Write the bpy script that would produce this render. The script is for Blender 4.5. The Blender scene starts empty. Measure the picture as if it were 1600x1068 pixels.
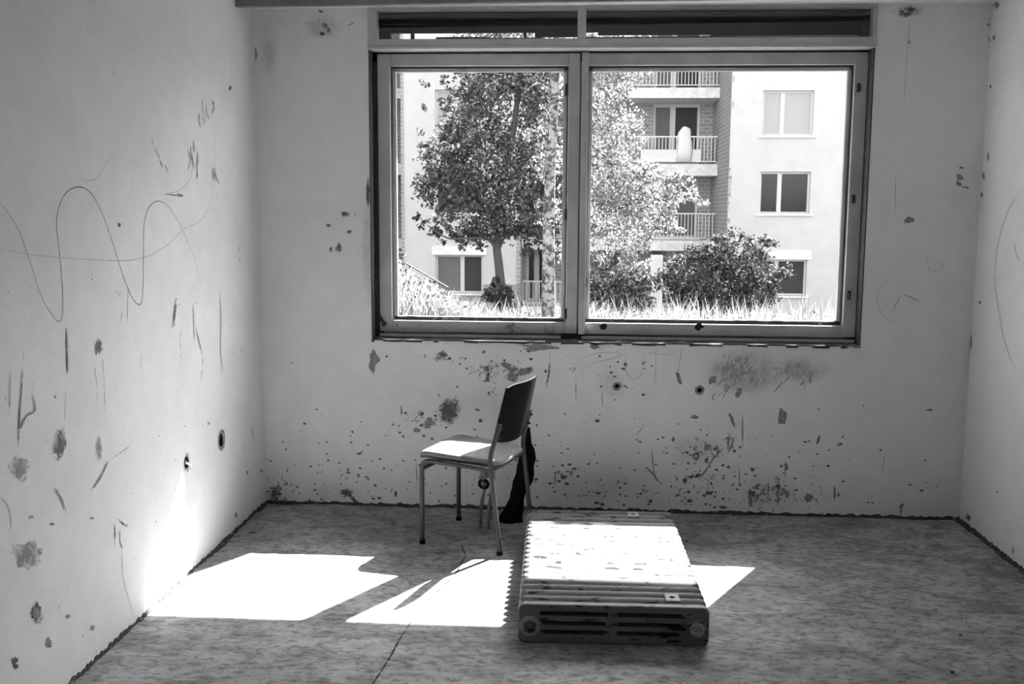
import bpy, bmesh, math, random
import numpy as np
from mathutils import Vector, Matrix

SC = bpy.context.scene
COL = SC.collection
random.seed(7)
RNG = np.random.default_rng(7)

# ------------------------------------------------------------------ camera
F_PX, YAW, PITCH, ROLL, CAM_D, CAM_H = 1549.6, 0.0640, -0.1275, 0.0060, 5.278, 1.6
cy_, sy_, cp_, sp_ = math.cos(YAW), math.sin(YAW), math.cos(PITCH), math.sin(PITCH)
FWD = np.array([-sy_ * cp_, cy_ * cp_, sp_])
RGT0 = np.array([cy_, sy_, 0.0])
UP0 = np.cross(RGT0, FWD)
RGT = RGT0 * math.cos(ROLL) + UP0 * math.sin(ROLL)
UPV = -RGT0 * math.sin(ROLL) + UP0 * math.cos(ROLL)
CPOS = np.array([0.0, -CAM_D, CAM_H])
cam_data = bpy.data.cameras.new('camera')
cam_data.sensor_width = 36.0
cam_data.sensor_fit = 'HORIZONTAL'
cam_data.lens = F_PX / 1600.0 * 36.0
cam_data.clip_end = 300
cam = bpy.data.objects.new('camera', cam_data)
COL.objects.link(cam)
cam.matrix_world = Matrix(((RGT[0], UPV[0], -FWD[0], CPOS[0]), (RGT[1], UPV[1], -FWD[1], CPOS[1]),
                           (RGT[2], UPV[2], -FWD[2], CPOS[2]), (0, 0, 0, 1)))
SC.camera = cam

# ------------------------------------------------------------------ world, sun, exposure
SUN = Vector((-0.515, -0.89, -1.0)).normalized()      # direction the light travels
world = bpy.data.worlds.new('sky')
SC.world = world
world.use_nodes = True
nt = world.node_tree
bg = nt.nodes['Background']
sky = nt.nodes.new('ShaderNodeTexSky')
sky.sky_type = 'NISHITA'
sky.sun_disc = False
sky.sun_elevation = math.asin(-SUN.z)
sky.sun_rotation = math.atan2(-SUN.x, -SUN.y)
sky.air_density, sky.dust_density, sky.ozone_density = 1.0, 2.5, 1.0
bw = nt.nodes.new('ShaderNodeRGBToBW')
nt.links.new(sky.outputs[0], bw.inputs[0])
nt.links.new(bw.outputs[0], bg.inputs[0])
bg.inputs[1].default_value = 0.42

sun_data = bpy.data.lights.new('sun_offscreen', 'SUN')
sun_data.energy = 25.0
sun_data.angle = math.radians(0.53)
sun = bpy.data.objects.new('sun_offscreen', sun_data)
COL.objects.link(sun)
sun.location = (8, 14, 16)
sun.rotation_euler = SUN.to_track_quat('-Z', 'Y').to_euler()

vs = SC.view_settings
SC.display_settings.display_device = 'sRGB'
vs.view_transform = 'Standard'
vs.look = 'None'
vs.gamma = 1.0
vs.use_curve_mapping = False
vs.exposure = 1.55
SC.cycles.use_denoising = True
SC.cycles.max_bounces = 14
SC.cycles.diffuse_bounces = 8
SC.cycles.glossy_bounces = 3
SC.cycles.transmission_bounces = 4
SC.cycles.transparent_max_bounces = 16
SC.cycles.caustics_reflective = False
SC.cycles.caustics_refractive = False

# ------------------------------------------------------------------ pixel -> point helpers
def ray(px, py):
    return FWD + RGT * (px - 800) / F_PX - UPV * (py - 534) / F_PX
def at_y(px, py, Y=0.0):
    d = ray(px, py); return CPOS + d * ((Y - CPOS[1]) / d[1])
def at_x(px, py, X):
    d = ray(px, py); return CPOS + d * ((X - CPOS[0]) / d[0])
def at_z(px, py, Z=0.0):
    d = ray(px, py); return CPOS + d * ((Z - CPOS[2]) / d[2])

# ------------------------------------------------------------------ mesh helpers
class MB:
    def __init__(s):
        s.v, s.f, s.m = [], [], []
    def add(s, verts, faces, mi=0):
        o = len(s.v)
        s.v += [tuple(float(c) for c in p) for p in verts]
        s.f += [tuple(i + o for i in f) for f in faces]
        s.m += [mi] * len(faces)
        return s
    def box(s, x0, x1, y0, y1, z0, z1, mi=0):
        v = [(x, y, z) for z in (z0, z1) for y in (y0, y1) for x in (x0, x1)]
        return s.add(v, [(0, 2, 3, 1), (4, 5, 7, 6), (0, 1, 5, 4), (2, 6, 7, 3), (0, 4, 6, 2), (1, 3, 7, 5)], mi)
    def tube(s, pts, r, n=10, cap=True, mi=0):
        pts = [Vector(p) for p in pts]
        rs = r if isinstance(r, (list, tuple)) else [r] * len(pts)
        ring, ref = [], None
        for i, p in enumerate(pts):
            t = (pts[min(i + 1, len(pts) - 1)] - pts[max(i - 1, 0)]).normalized()
            if ref is None:
                ref = t.cross(Vector((0, 0, 1)))
                if ref.length < 1e-3: ref = t.cross(Vector((1, 0, 0)))
            ref = (ref - t * ref.dot(t)).normalized()
            b = t.cross(ref)
            ring.append([p + (ref * math.cos(2 * math.pi * k / n) + b * math.sin(2 * math.pi * k / n)) * rs[i] for k in range(n)])
        v = [q for R in ring for q in R]
        f = [(i * n + k, i * n + (k + 1) % n, (i + 1) * n + (k + 1) % n, (i + 1) * n + k) for i in range(len(pts) - 1) for k in range(n)]
        if cap:
            f.append(tuple(range(n - 1, -1, -1))); f.append(tuple(range((len(pts) - 1) * n, len(pts) * n)))
        return s.add(v, f, mi)
    def loft(s, rings, cap=True, mi=0):
        n = len(rings[0]); v = [q for R in rings for q in R]
        f = [(i * n + k, i * n + (k + 1) % n, (i + 1) * n + (k + 1) % n, (i + 1) * n + k) for i in range(len(rings) - 1) for k in range(n)]
        if cap:
            f.append(tuple(range(n - 1, -1, -1))); f.append(tuple(range((len(rings) - 1) * n, len(rings) * n)))
        return s.add(v, f, mi)
    def build(s, name, mats, parent=None, smooth=False, bevel=0.0):
        me = bpy.data.meshes.new(name)
        me.from_pydata(s.v, [], s.f)
        bm = bmesh.new(); bm.from_mesh(me)
        bmesh.ops.recalc_face_normals(bm, faces=bm.faces)
        bm.to_mesh(me); bm.free()
        ms = mats if isinstance(mats, (list, tuple)) else [mats]
        for m in ms: me.materials.append(m)
        if len(ms) > 1: me.polygons.foreach_set('material_index', s.m)
        return link(name, me, parent, smooth, bevel)

def link(name, me, parent=None, smooth=False, bevel=0.0):
    o = bpy.data.objects.new(name, me)
    COL.objects.link(o)
    if parent is not None: o.parent = parent
    if smooth:
        me.polygons.foreach_set('use_smooth', [True] * len(me.polygons))
        if smooth == 'angle':
            try: me.set_sharp_from_angle(angle=math.radians(40))
            except Exception: pass
    if bevel:
        b = o.modifiers.new('bevel', 'BEVEL'); b.width = bevel; b.segments = 2; b.limit_method = 'ANGLE'
    return o

def tag(o, label=None, cat=None, group=None, kind=None):
    if label: o['label'] = label
    if cat: o['category'] = cat
    if group: o['group'] = group
    if kind: o['kind'] = kind
    return o
def empty(name, loc=(0, 0, 0), rz=0.0, parent=None):
    o = bpy.data.objects.new(name, None); COL.objects.link(o)
    o.empty_display_size = 0.1
    o.location = loc; o.rotation_euler = (0, 0, rz)
    if parent is not None: o.parent = parent
    return o
def fast_mesh(name, verts, faces_flat, nper, mat, parent=None, smooth=False):
    """numpy mesh: verts (N,3), faces_flat (M,nper)"""
    me = bpy.data.meshes.new(name)
    me.vertices.add(len(verts)); me.vertices.foreach_set('co', np.asarray(verts, np.float32).ravel())
    M = len(faces_flat)
    me.loops.add(M * nper); me.loops.foreach_set('vertex_index', np.asarray(faces_flat, np.int32).ravel())
    me.polygons.add(M)
    me.polygons.foreach_set('loop_start', np.arange(0, M * nper, nper, dtype=np.int32))
    me.update(calc_edges=True); me.validate()
    me.materials.append(mat)
    return link(name, me, parent, smooth)

# ------------------------------------------------------------------ materials (all neutral: the photograph is black and white)
def g(v): return (v, v, v, 1.0)
def new_mat(name):
    m = bpy.data.materials.new(name); m.use_nodes = True
    return m, m.node_tree, m.node_tree.nodes['Principled BSDF']
def noise(nt, scale, detail=5, rough=0.6, vec=None, dist=0.0):
    n = nt.nodes.new('ShaderNodeTexNoise'); n.inputs['Scale'].default_value = scale
    n.inputs['Detail'].default_value = detail; n.inputs['Roughness'].default_value = rough
    n.inputs['Distortion'].default_value = dist
    if vec is not None: nt.links.new(vec, n.inputs['Vector'])
    return n
def ramp(nt, src, a, b, va, vb):
    r = nt.nodes.new('ShaderNodeMapRange'); r.interpolation_type = 'SMOOTHSTEP'
    nt.links.new(src, r.inputs[0])
    r.inputs[1].default_value, r.inputs[2].default_value = a, b
    r.inputs[3].default_value, r.inputs[4].default_value = va, vb
    return r.outputs[0]
def mth(nt, op, a, b):
    m = nt.nodes.new('ShaderNodeMath'); m.operation = op
    for i, x in enumerate((a, b)):
        if isinstance(x, (int, float)): m.inputs[i].default_value = x
        else: nt.links.new(x, m.inputs[i])
    return m.outputs[0]
def mix(nt, fac, a, b):
    """a*(1-fac)+b*fac on floats"""
    m = nt.nodes.new('ShaderNodeMix'); m.data_type = 'FLOAT'
    for i, x in zip((0, 2, 3), (fac, a, b)):
        if isinstance(x, (int, float)): m.inputs[i].default_value = x
        else: nt.links.new(x, m.inputs[i])
    return m.outputs[0]
def setcol(nt, p, val):
    c = nt.nodes.new('ShaderNodeCombineColor')
    for i in range(3): nt.links.new(val, c.inputs[i])
    nt.links.new(c.outputs[0], p.inputs['Base Color'])
def bump(nt, p, h, strength, dist=0.005):
    b = nt.nodes.new('ShaderNodeBump'); b.inputs['Strength'].default_value = strength
    b.inputs['Distance'].default_value = dist
    nt.links.new(h, b.inputs['Height']); nt.links.new(b.outputs[0], p.inputs['Normal'])
def obj_vec(nt, scale=(1, 1, 1)):
    t = nt.nodes.new('ShaderNodeTexCoord'); mp = nt.nodes.new('ShaderNodeMapping')
    mp.inputs['Scale'].default_value = scale
    nt.links.new(t.outputs['Object'], mp.inputs['Vector'])
    return mp.outputs[0]

def simple(name, v, rough=0.7, var=0.0, scale=20, bmp=0.0, spec=0.3, metal=0.0, stretch=(1, 1, 1)):
    m, nt, p = new_mat(name)
    p.inputs['Base Color'].default_value = g(v); p.inputs['Roughness'].default_value = rough
    p.inputs['Specular IOR Level'].default_value = spec; p.inputs['Metallic'].default_value = metal
    if var or bmp:
        n = noise(nt, scale, 6, 0.65, obj_vec(nt, stretch))
        if var: setcol(nt, p, ramp(nt, n.outputs[0], 0.3, 0.7, v * (1 - var), v * (1 + var)))
        if bmp: bump(nt, p, n.outputs[0], bmp)
    return m

def plaster(name, base, stain_attr=False, dirt=0.5):
    m, nt, p = new_mat(name)
    p.inputs['Roughness'].default_value = 0.9; p.inputs['Specular IOR Level'].default_value = 0.15
    vec = obj_vec(nt)
    big = noise(nt, 1.3, 4, 0.55, vec)
    mid = noise(nt, 9, 5, 0.6, vec)
    fine = noise(nt, 85, 5, 0.7, vec)
    val = ramp(nt, big.outputs[0], 0.3, 0.7, base * 0.95, base * 1.03)
    val = mth(nt, 'MULTIPLY', val, ramp(nt, mid.outputs[0], 0.3, 0.7, 0.965, 1.02))
    val = mth(nt, 'MULTIPLY', val, ramp(nt, fine.outputs[0], 0.25, 0.75, 0.955, 1.03))
    # scattered specks of missing paint
    sp = noise(nt, 26, 4, 0.5, vec)
    val = mix(nt, ramp(nt, sp.outputs[0], 0.735, 0.76, 0, dirt), val, 0.22)
    if stain_attr:
        a = nt.nodes.new('ShaderNodeAttribute'); a.attribute_name = 'stain'
        b = nt.nodes.new('ShaderNodeAttribute'); b.attribute_name = 'smudge'
        pat = noise(nt, 34, 8, 0.62, vec, 0.6)
        s = mth(nt, 'ADD', a.outputs['Fac'], pat.outputs[0])
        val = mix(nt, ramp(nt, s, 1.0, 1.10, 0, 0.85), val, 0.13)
        sm = noise(nt, 14, 6, 0.7, vec, 1.0)
        val = mix(nt, mth(nt, 'MULTIPLY', b.outputs['Fac'], ramp(nt, sm.outputs[0], 0.3, 0.65, 0.25, 1.0)), val, 0.16)
    setcol(nt, p, val)
    hs = mth(nt, 'ADD', fine.outputs[0], mth(nt, 'MULTIPLY', mid.outputs[0], 1.5))
    bump(nt, p, hs, 0.22, 0.004)
    return m

def floor_mat():
    m, nt, p = new_mat('worn_floor')
    p.inputs['Roughness'].default_value = 0.72; p.inputs['Specular IOR Level'].default_value = 0.25
    vec = obj_vec(nt)
    st = obj_vec(nt, (0.55, 1.0, 1.0))
    big = noise(nt, 1.6, 5, 0.6, vec, 0.4)
    blot = noise(nt, 9, 8, 0.68, st, 0.8)
    fleck = noise(nt, 42, 7, 0.66, st, 0.5)
    fine = noise(nt, 120, 4, 0.7, vec)
    val = ramp(nt, big.outputs[0], 0.3, 0.7, 0.23, 0.34)
    val = mth(nt, 'MULTIPLY', val, ramp(nt, blot.outputs[0], 0.36, 0.60, 0.62, 1.12))
    val = mth(nt, 'MULTIPLY', val, ramp(nt, fleck.outputs[0], 0.38, 0.52, 0.55, 1.06))
    val = mth(nt, 'MULTIPLY', val, ramp(nt, fine.outputs[0], 0.3, 0.7, 0.88, 1.08))
    setcol(nt, p, val)
    bump(nt, p, fleck.outputs[0], 0.25, 0.004)
    return m

def paint_mat(name, base, chip=0.5, under=0.12, scale=22, stretch=(1, 1, 1), rough=0.5, lo=0.60, hi=0.66):
    """old paint with chips down to dark metal / wood"""
    m, nt, p = new_mat(name)
    p.inputs['Roughness'].default_value = rough; p.inputs['Specular IOR Level'].default_value = 0.3
    vec = obj_vec(nt, stretch)
    oi = nt.nodes.new('ShaderNodeObjectInfo'); va = nt.nodes.new('ShaderNodeVectorMath'); va.operation = 'ADD'
    nt.links.new(vec, va.inputs[0]); nt.links.new(mth(nt, 'MULTIPLY', oi.outputs['Random'], 37.0), va.inputs[1])
    vec = va.outputs[0]                                  # no two pieces chipped alike
    a = noise(nt, scale, 7, 0.65, vec, 0.6); b = noise(nt, scale * 0.25, 4, 0.6, vec)
    val = ramp(nt, b.outputs[0], 0.3, 0.7, base * 0.85, base * 1.1)
    val = mix(nt, ramp(nt, a.outputs[0], lo, hi, 0, chip), val, under)
    setcol(nt, p, val)
    bump(nt, p, a.outputs[0], 0.2, 0.003)
    return m

def leaf_mat(name, v, trans=0.45):
    m, nt, p = new_mat(name)
    out = nt.nodes['Material Output']
    nt.nodes.remove(p)
    inf = nt.nodes.new('ShaderNodeNewGeometry')
    d = nt.nodes.new('ShaderNodeBsdfDiffuse'); t = nt.nodes.new('ShaderNodeBsdfTranslucent'); mx = nt.nodes.new('ShaderNodeMixShader')
    val = ramp(nt, inf.outputs['Random Per Island'], 0, 1, v * 0.35, v * 1.7)
    c = nt.nodes.new('ShaderNodeCombineColor')
    for i in range(3): nt.links.new(val, c.inputs[i])
    nt.links.new(c.outputs[0], d.inputs[0]); nt.links.new(c.outputs[0], t.inputs[0])
    mx.inputs[0].default_value = trans
    nt.links.new(d.outputs[0], mx.inputs[1]); nt.links.new(t.outputs[0], mx.inputs[2])
    nt.links.new(mx.outputs[0], out.inputs[0])
    return m

def smear_mat(name, v, cover=0.5, scale=40):
    """rubbed dirt: breaks up and thins out towards its edge"""
    m, nt, p = new_mat(name)
    out = nt.nodes['Material Output']
    p.inputs['Base Color'].default_value = g(v); p.inputs['Roughness'].default_value = 0.95; p.inputs['Specular IOR Level'].default_value = 0.1
    t = nt.nodes.new('ShaderNodeTexCoord')
    vm = nt.nodes.new('ShaderNodeVectorMath'); vm.operation = 'DISTANCE'; vm.inputs[1].default_value = (.5, .5, .5)
    nt.links.new(t.outputs['Generated'], vm.inputs[0])
    n1 = noise(nt, scale, 7, 0.7, t.outputs['Object'], 0.8)
    e = mth(nt, 'SUBTRACT', n1.outputs[0], mth(nt, 'MULTIPLY', vm.outputs['Value'], 0.55))
    f = ramp(nt, e, 0.18, 0.42, 0.0, cover)
    tr = nt.nodes.new('ShaderNodeBsdfTransparent'); mx = nt.nodes.new('ShaderNodeMixShader')
    nt.links.new(f, mx.inputs[0]); nt.links.new(tr.outputs[0], mx.inputs[1]); nt.links.new(p.outputs[0], mx.inputs[2])
    nt.links.new(mx.outputs[0], out.inputs[0])
    return m

def glass_mat(name, refl=0.06, tint=0.96):
    m, nt, p = new_mat(name)
    out = nt.nodes['Material Output']; nt.nodes.remove(p)
    t = nt.nodes.new('ShaderNodeBsdfTransparent'); t.inputs[0].default_value = g(tint)
    s = nt.nodes.new('ShaderNodeBsdfGlossy'); s.inputs['Roughness'].default_value = 0.02
    mx = nt.nodes.new('ShaderNodeMixShader'); mx.inputs[0].default_value = refl
    nt.links.new(t.outputs[0], mx.inputs[1]); nt.links.new(s.outputs[0], mx.inputs[2])
    nt.links.new(mx.outputs[0], out.inputs[0])
    return m

def brick_mat(name, v1, v2, mortar, sc=1.0):
    m, nt, p = new_mat(name)
    p.inputs['Roughness'].default_value = 0.9
    t = nt.nodes.new('ShaderNodeTexCoord'); sx = nt.nodes.new('ShaderNodeSeparateXYZ'); cx = nt.nodes.new('ShaderNodeCombineXYZ')
    nt.links.new(t.outputs['Object'], sx.inputs[0])
    nt.links.new(mth(nt, 'ADD', sx.outputs[0], sx.outputs[1]), cx.inputs[0]); nt.links.new(sx.outputs[2], cx.inputs[1])
    b = nt.nodes.new('ShaderNodeTexBrick')
    nt.links.new(cx.outputs[0], b.inputs['Vector'])
    b.inputs['Color1'].default_value = g(v1); b.inputs['Color2'].default_value = g(v2); b.inputs['Mortar'].default_value = g(mortar)
    b.inputs['Scale'].default_value = sc; b.inputs['Brick Width'].default_value = 0.26; b.inputs['Row Height'].default_value = 0.14
    b.inputs['Mortar Size'].default_value = 0.016
    nt.links.new(b.outputs['Color'], p.inputs['Base Color'])
    return m

M = dict(
    wall_back=plaster('plaster_window_wall', 0.74, True),
    wall=plaster('plaster_side_wall', 0.74, False, 0.35),
    ceil=plaster('plaster_ceiling', 0.74, False, 0.1),
    floor=floor_mat(),
    frame=paint_mat('window_frame_paint', 0.46, 0.6, 0.14, 16, (1, 1, 1), 0.55, 0.655, 0.70),
    frame_dirty=paint_mat('dirty_frame_paint', 0.42, 0.75, 0.10, 14, (1, 1, 1), 0.6, 0.56, 0.66),
    raw=paint_mat('raw_dark_reveal', 0.06, 0.5, 0.03, 30, (1, 1, 1), 0.9, 0.5, 0.6),
    raw_sill=paint_mat('raw_dark_sill', 0.05, 0.8, 0.25, 9, (1, 1, 2), 0.9, 0.56, 0.62),
    black=simple('shade_and_rot_black', 0.03, 1.0, spec=0.0),  # shutter box: enclosed shade as colour; joint and chips: real rot and wear
    slat=simple('dark_shutter_slat', 0.04, 0.9, spec=0.02),  # rolled shutter, colour darkened for the shade inside its box
    glass=glass_mat('window_glass', 0.035, 0.97),
    iron=simple('rusty_iron', 0.03, 0.6, 0.4, 60),
    rail=simple('dark_pelmet_wood', 0.16, 0.6, 0.2, 8),
    pencil=simple('pencil_mark', 0.24, 0.9, 0.3, 60),
    pencil_faint=simple('faint_pencil_mark', 0.50, 0.9, 0.2, 60),
    chip=simple('bare_plaster_chip', 0.13, 0.95, 0.45, 90, 0.3),
    chip_grey=simple('grey_bare_plaster', 0.24, 0.95, 0.3, 70, 0.3),
    scuff=smear_mat('rubbed_scuff', 0.14, 0.75),
    scuff_lt=smear_mat('pale_rubbed_scuff', 0.2, 0.55),
    scratch=simple('rubbed_scratch', 0.36, 0.95, 0.25, 60),
    dirt=paint_mat('dirt_strip', 0.045, 0.8, 0.20, 40, (1, 1, 1), 0.95, 0.56, 0.62),
    crack=simple('floor_crack', 0.03, 1.0),
    chair_tube=paint_mat('chair_tube_paint', 0.047, 0.5, 0.05, 40, (1, 1, 1), 0.35, 0.60, 0.66),
    chair_seat=simple('worn_leatherette', 0.17, 0.55, 0.18, 25, 0.08, 0.35),
    chair_edge=simple('seat_plywood_edge', 0.06, 0.7, 0.3, 40),
    chair_back=simple('black_back_panel', 0.006, 0.55, 0.3, 20, 0.0, 0.08),
    rag=simple('black_rag', 0.008, 1.0, 0.5, 20, 0.4, 0.02),
    strip=simple('torn_pale_fabric', 0.13, 0.95, 0.4, 40),
    rad=paint_mat('radiator_paint', 0.18, 0.97, 0.006, 30, (0.4, 1.5, 1.5), 0.5, 0.56, 0.61),
    rad_tab=simple('pale_bracket', 0.34, 0.6, 0.2, 60),
    plug=simple('radiator_plug_iron', 0.10, 0.4, 0.3, 60, metal=0.4),
    hub=simple('worn_hub_paint', 0.34, 0.5, 0.35, 50),
    crumb=simple('plaster_rubble', 0.30, 0.95, 0.4, 40),
    card=simple('grey_card', 0.30, 0.9, 0.1, 20),
    ext=simple('exterior_render', 0.62, 0.95, 0.1, 3),
    facade=simple('pale_facade_render', 0.58, 0.95, 0.05, 2),
    plinth=simple('facade_plinth', 0.30, 0.95, 0.08, 3),
    brick=brick_mat('weathered_brick', 0.34, 0.26, 0.5),
    slab=simple('balcony_concrete', 0.82, 0.9, 0.15, 4),
    bar=simple('pale_rail_metal', 0.85, 0.6),
    fwhite=simple('white_window_frame', 0.62, 0.6),
    fpane=glass_mat('far_glass', 0.03, 0.9),
    fblind=simple('pale_blind', 0.44, 0.8, 0.06, 6, stretch=(1, 1, 8)),
    fcurt=simple('grey_curtain', 0.16, 0.9, 0.12, 6),
    fdim=simple('dim_blind', 0.05, 0.8, 0.1, 6, stretch=(1, 1, 8)),
    cloth=simple('white_laundry', 0.85, 0.9),
    bark=paint_mat('grey_bark', 0.09, 0.6, 0.06, 14, (1, 1, 0.25), 0.95, 0.5, 0.62),
    birch=paint_mat('birch_bark', 0.26, 0.95, 0.03, 9, (1, 1, 1.3), 0.9, 0.46, 0.54),
    leaf_d=leaf_mat('maple_leaf', 0.13, 0.4),
    leaf_b=leaf_mat('birch_leaf', 0.22, 0.45),
    leaf_s=leaf_mat('shrub_leaf', 0.09, 0.4),
    grass=leaf_mat('dry_grass', 0.20, 0.4),
    soil=simple('grassy_soil', 0.07, 0.95, 0.3, 5),
)

# ------------------------------------------------------------------ room shell
XL, XR, HC, YB = -1.706, 2.061, 2.662, -6.3
WL, WR, WB, WT = -1.101, 1.497, 0.921, 2.452       # window opening in the wall, WT = underside of the shutter-box unit
WALL_T = 0.28

fl = MB().box(XL - 0.3, XR + 0.3, YB - 0.3, WALL_T, -0.25, 0.0).build('floor', M['floor']); tag(fl, kind='structure')
ce = MB().box(XL - 0.3, XR + 0.3, YB - 0.3, WALL_T, HC, HC + 0.2).build('ceiling', M['ceil']); tag(ce, kind='structure')
wr_ = MB().box(XR, XR + 0.2, YB - 0.2, WALL_T, 0.0, HC).build('wall_right', M['wall']); tag(wr_, kind='structure')
wf = MB().box(XL, XR, YB - 0.2, YB, 0.0, HC).build('wall_front', M['wall']); tag(wf, kind='structure')

# left wall: face with two socket holes, masonry 6 cm behind it
SOCK = [(at_x(346, 687, XL), 0.036), (at_x(292, 722, XL), 0.030)]
def left_wall():
    ys = set(np.linspace(YB, 0.0, 26).tolist()); zs = set(np.linspace(0, HC, 12).tolist())
    bm = bmesh.new()
    outer = [(YB, 0), (0, 0), (0, HC), (YB, HC)]
    edges = []
    vs_ = [bm.verts.new((XL, y, z)) for y, z in outer]
    edges += [bm.edges.new((vs_[i], vs_[(i + 1) % 4])) for i in range(4)]
    rims = []
    for c, r in SOCK:
        n = 22; ring = []
        for k in range(n):
            a = 2 * math.pi * k / n; rr = r * (1 + random.uniform(-.1, .12))
            ring.append(bm.verts.new((XL, c[1] + rr * math.cos(a), c[2] + rr * math.sin(a))))
        edges += [bm.edges.new((ring[i], ring[(i + 1) % n])) for i in range(n)]
        rims.append(ring)
    bmesh.ops.triangle_fill(bm, use_beauty=True, use_dissolve=False, edges=edges)
    bad = []
    for fc in bm.faces:
        cc = fc.calc_center_median()
        for c, r in SOCK:
            if (cc.y - c[1]) ** 2 + (cc.z - c[2]) ** 2 < (r * 0.85) ** 2: bad.append(fc)
    bmesh.ops.delete(bm, geom=list(set(bad)), context='FACES_ONLY')
    for ring in rims:
        back = [bm.verts.new((XL - 0.05, v.co.y, v.co.z)) for v in ring]
        for i in range(len(ring)):
            j = (i + 1) % len(ring); bm.faces.new((ring[i], ring[j], back[j], back[i]))
        bm.faces.new(back)
    me = bpy.data.meshes.new('wall_left'); bm.to_mesh(me); bm.free()
    me.materials.append(M['wall'])
    return me
wl_ = link('wall_left', left_wall()); tag(wl_, kind='structure')
MB().box(XL - 0.3, XL - 0.055, YB - 0.2, WALL_T, 0.0, HC).build('masonry', M['wall'], wl_)
for i, (c, r) in enumerate(SOCK):
    n = 26
    rim = []
    m = MB()
    inn = [(XL + 0.0008, c[1] + r * 0.95 * math.cos(2 * math.pi * k / n), c[2] + r * 0.95 * math.sin(2 * math.pi * k / n)) for k in range(n)]
    out = []
    for k in range(n):
        q = r * (1.28 + 0.22 * random.random()); a = 2 * math.pi * k / n
        out.append((XL + 0.0008, c[1] + q * math.cos(a), c[2] + q * 1.05 * math.sin(a)))
    m.add(inn + out, [(k, (k + 1) % n, n + (k + 1) % n, n + k) for k in range(n)])
    m.build('socket_rim', M['chip_grey'] if i == 0 else M['scuff_lt'], wl_)
    MB().loft([[(XL + dx, c[1] + r * q * math.cos(2 * math.pi * k / 20), c[2] + r * q * math.sin(2 * math.pi * k / 20)) for k in range(20)] for dx, q in ((-.003, .90), (-.047, .90), (-.047, .02))], cap=False).build('junction_box', M['iron'], wl_)
# torn wires and loose plaster in the lower-left socket
c, r = SOCK[1]
MB().tube([(XL - 0.01, c[1] + 0.01, c[2] + 0.0), (XL + 0.02, c[1] - 0.004, c[2] - 0.012), (XL + 0.012, c[1] - 0.016, c[2] - 0.002), (XL + 0.004, c[1] - 0.024, c[2] + 0.004)], 0.005, 6).build('socket_wire', M['cloth'], wl_)

# window wall: finely divided face that carries the stain pattern, masonry behind it
STAINS = [  # px, py, rx, ry, strength  (flaked, speckled paint)
    (665, 655, 42, 28, .50), (690, 560, 75, 16, .47), (770, 577, 60, 22, .52), (802, 578, 32, 16, .56), (770, 610, 14, 40, .48),
    (700, 650, 28, 30, .42), (880, 740, 34, 14, .52), (1100, 705, 42, 22, .53), (1090, 745, 60, 10, .5), (1080, 770, 50, 22, .46),
    (1185, 775, 34, 36, .52), (1215, 770, 20, 30, .5), (1270, 778, 40, 26, .47), (960, 770, 130, 30, .44), (1150, 740, 60, 30, .40),
    (1140, 690, 16, 26, .50), (1160, 585, 60, 30, .44), (1240, 575, 50, 18, .44), (905, 575, 32, 18, .44), (960, 600, 26, 18, .42),
    (540, 770, 40, 22, .40), (440, 765, 40, 40, .48), (580, 680, 120, 60, .33), (480, 680, 40, 60, .31), (720, 760, 130, 40, .36),
    (900, 670, 80, 50, .33), (1020, 660, 60, 40, .35), (760, 640, 40, 50, .38), (545, 350, 26, 40, .42), (505, 40, 30, 22, .46),
    (1420, 16, 40, 14, .47), (1500, 275, 14, 20, .45), (1550, 40, 14, 60, .44), (1530, 300, 10, 60, .40), (1200, 650, 60, 60, .30),
    (1000, 575, 200, 30, .33), (640, 590, 60, 40, .33), (860, 552, 160, 10, .38), (1330, 690, 60, 60, .27), (575, 390, 10, 90, .40),
]
SMUDGES = [  # soft rubbed-in dirt
    (702, 642, 15, 19, .85), (1165, 580, 58, 32, .62), (1250, 577, 42, 18, .58), (505, 42, 26, 16, .45),
    (1420, 17, 20, 8, .6), (575, 390, 9, 70, .35),
    (420, 80, 12, 40, .3), (955, 600, 20, 20, .28), (1088, 702, 40, 24, .28), 
    (1200, 770, 40, 30, .25), (520, 770, 40, 18, .22),
]
FIX = [(964, 603, .0125), (1093, 609, .0135)]          # drilled fixing holes
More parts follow.
